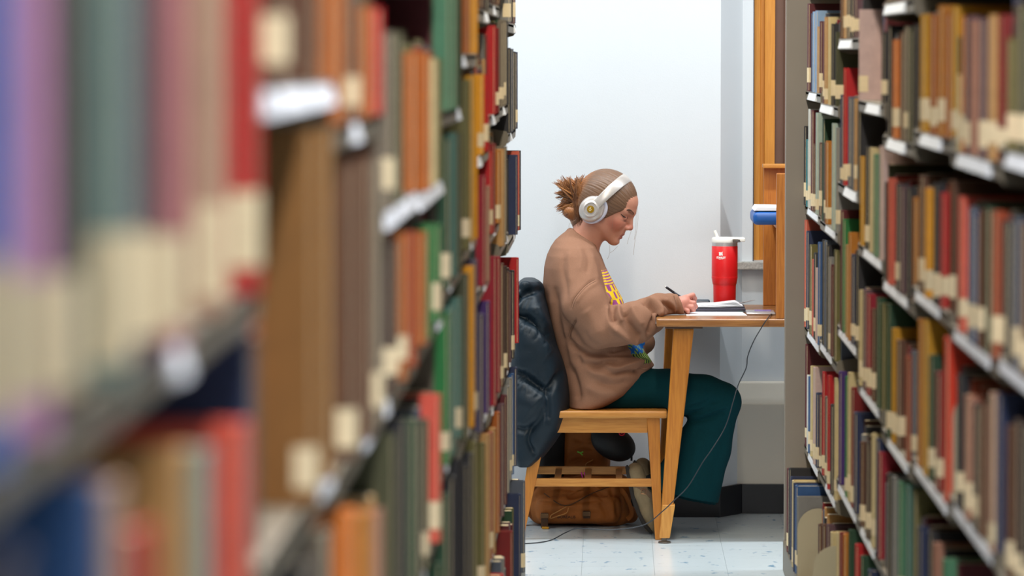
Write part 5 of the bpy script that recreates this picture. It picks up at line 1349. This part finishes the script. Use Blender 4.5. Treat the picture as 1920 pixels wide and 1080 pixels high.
MB().box(A(1016, 990, 13.94)[0], A(1029, 990, 13.94)[0], 13.93, 13.955, .001, .006, .001).build('strap_end', mat('yellow_webbing', (206, 146, 30), 0.6), bag)
M_cord = mat('tan_cord', (176, 120, 60), 0.7)
strap([A(1062, 950, 13.955), A(1048, 958, 13.95), A(1034, 966, 13.948), A(1033, 972, 13.948), A(1045, 968, 13.948), A(1062, 962, 13.95), A(1066, 952, 13.955)], (.0018, .0018), M_cord, 'bungee_loop')
strap([A(1020, 925, 13.99), A(1060, 948, 13.955), A(1110, 925, 13.98), A(1150, 910, 14.02)], (.0016, .0016), M_web, 'bungee_cord')
strap([A(1112, 862, 14.09), A(1098, 872, 14.09), A(1108, 888, 14.09)], (.0018, .0018), M_cord, 'bungee_cord')
tm_ = text_mesh('BOREALIS', .0125, .0003)
q_ = A(1062, 970, 13.95)
for v in tm_.vertices: v.co = Vector((q_[0] + v.co.x * 1.15, 13.9575, q_[2] + v.co.y))
link('stitched_lettering', tm_, mat('dark_stitching', (58, 30, 12), 0.8), bag)
gr = MB(); q_ = A(1088, 849, 14.10)
gr.tube([q_ + np.array([-.010, 0, .004]), q_, q_ + np.array([.010, 0, .003])], .0026, 6); gr.tube([q_, q_ + np.array([.008, -.002, -.008])], .0024, 6)
gr.build('green_tag', mat('lime_tag', (116, 196, 60), 0.6), bag)
mg = MB()
for dx in (0, .010): q_ = A(1090, 891, 14.02); mg.tube([q_ + np.array([dx, 0, .010]), q_ + np.array([dx + .004, 0, -.008])], .0022, 6)
mg.build('magenta_tag', mat('magenta_tag', (200, 40, 150), 0.6), bag)

# ------------------------------------------------------------------ headphone carry case lying on the backpack
hc = thing('headphone_case', A(1152, 866, 14.13), 'black rounded headphone carry case with a red round mark on the backpack', 'case')
f = Field((A(1105, 800, 14.1)[0], 14.03, A(1100, 875, 14.1)[2]), (A(1200, 800, 14.1)[0], 14.18, A(1100, 790, 14.1)[2]), .003)
ca_, sa_ = math.cos(.45), math.sin(.45); Mr = np.array([[ca_, 0, sa_], [0, 1, 0], [-sa_, 0, ca_]])
f.ell(A(1153, 833, 14.10), (.074, .036, .056), .01, M=Mr)
f.ell(A(1140, 822, 14.10), (.060, .034, .052), .02, M=Mr)
V, F = f.mesh('case'); cb_ = link('case_shell', np_mesh('case_shell', V, F), mat('black_shell', (26, 26, 28), 0.55, 0.05, 200, 0.15, 900), hc); del f
q_ = Vector(A(1166, 812, 14.056)); Mx = Matrix.Rotation(math.pi / 2 + .25, 3, 'X')
rm = MB(); rm.tube([q_ + Vector((.0085 * math.cos(a), -.001 - .003 * math.sin(a), .0085 * math.sin(a))) for a in np.linspace(0, 2 * math.pi, 18)], .0026, 6, cap=False)
rm.tube([q_ + Vector((-.002, -.002, .0)), q_ + Vector((.002, -.002, -.002))], .0022, 6); rm.build('red_emblem', mat('red_print', (220, 30, 60), 0.5), hc)
MB().tube([A(1184.5, 852, 14.10), A(1184, 864, 14.10)], .0035, 8).build('zip_pull', mat('black_rubber', (18, 18, 20), 0.5), hc)
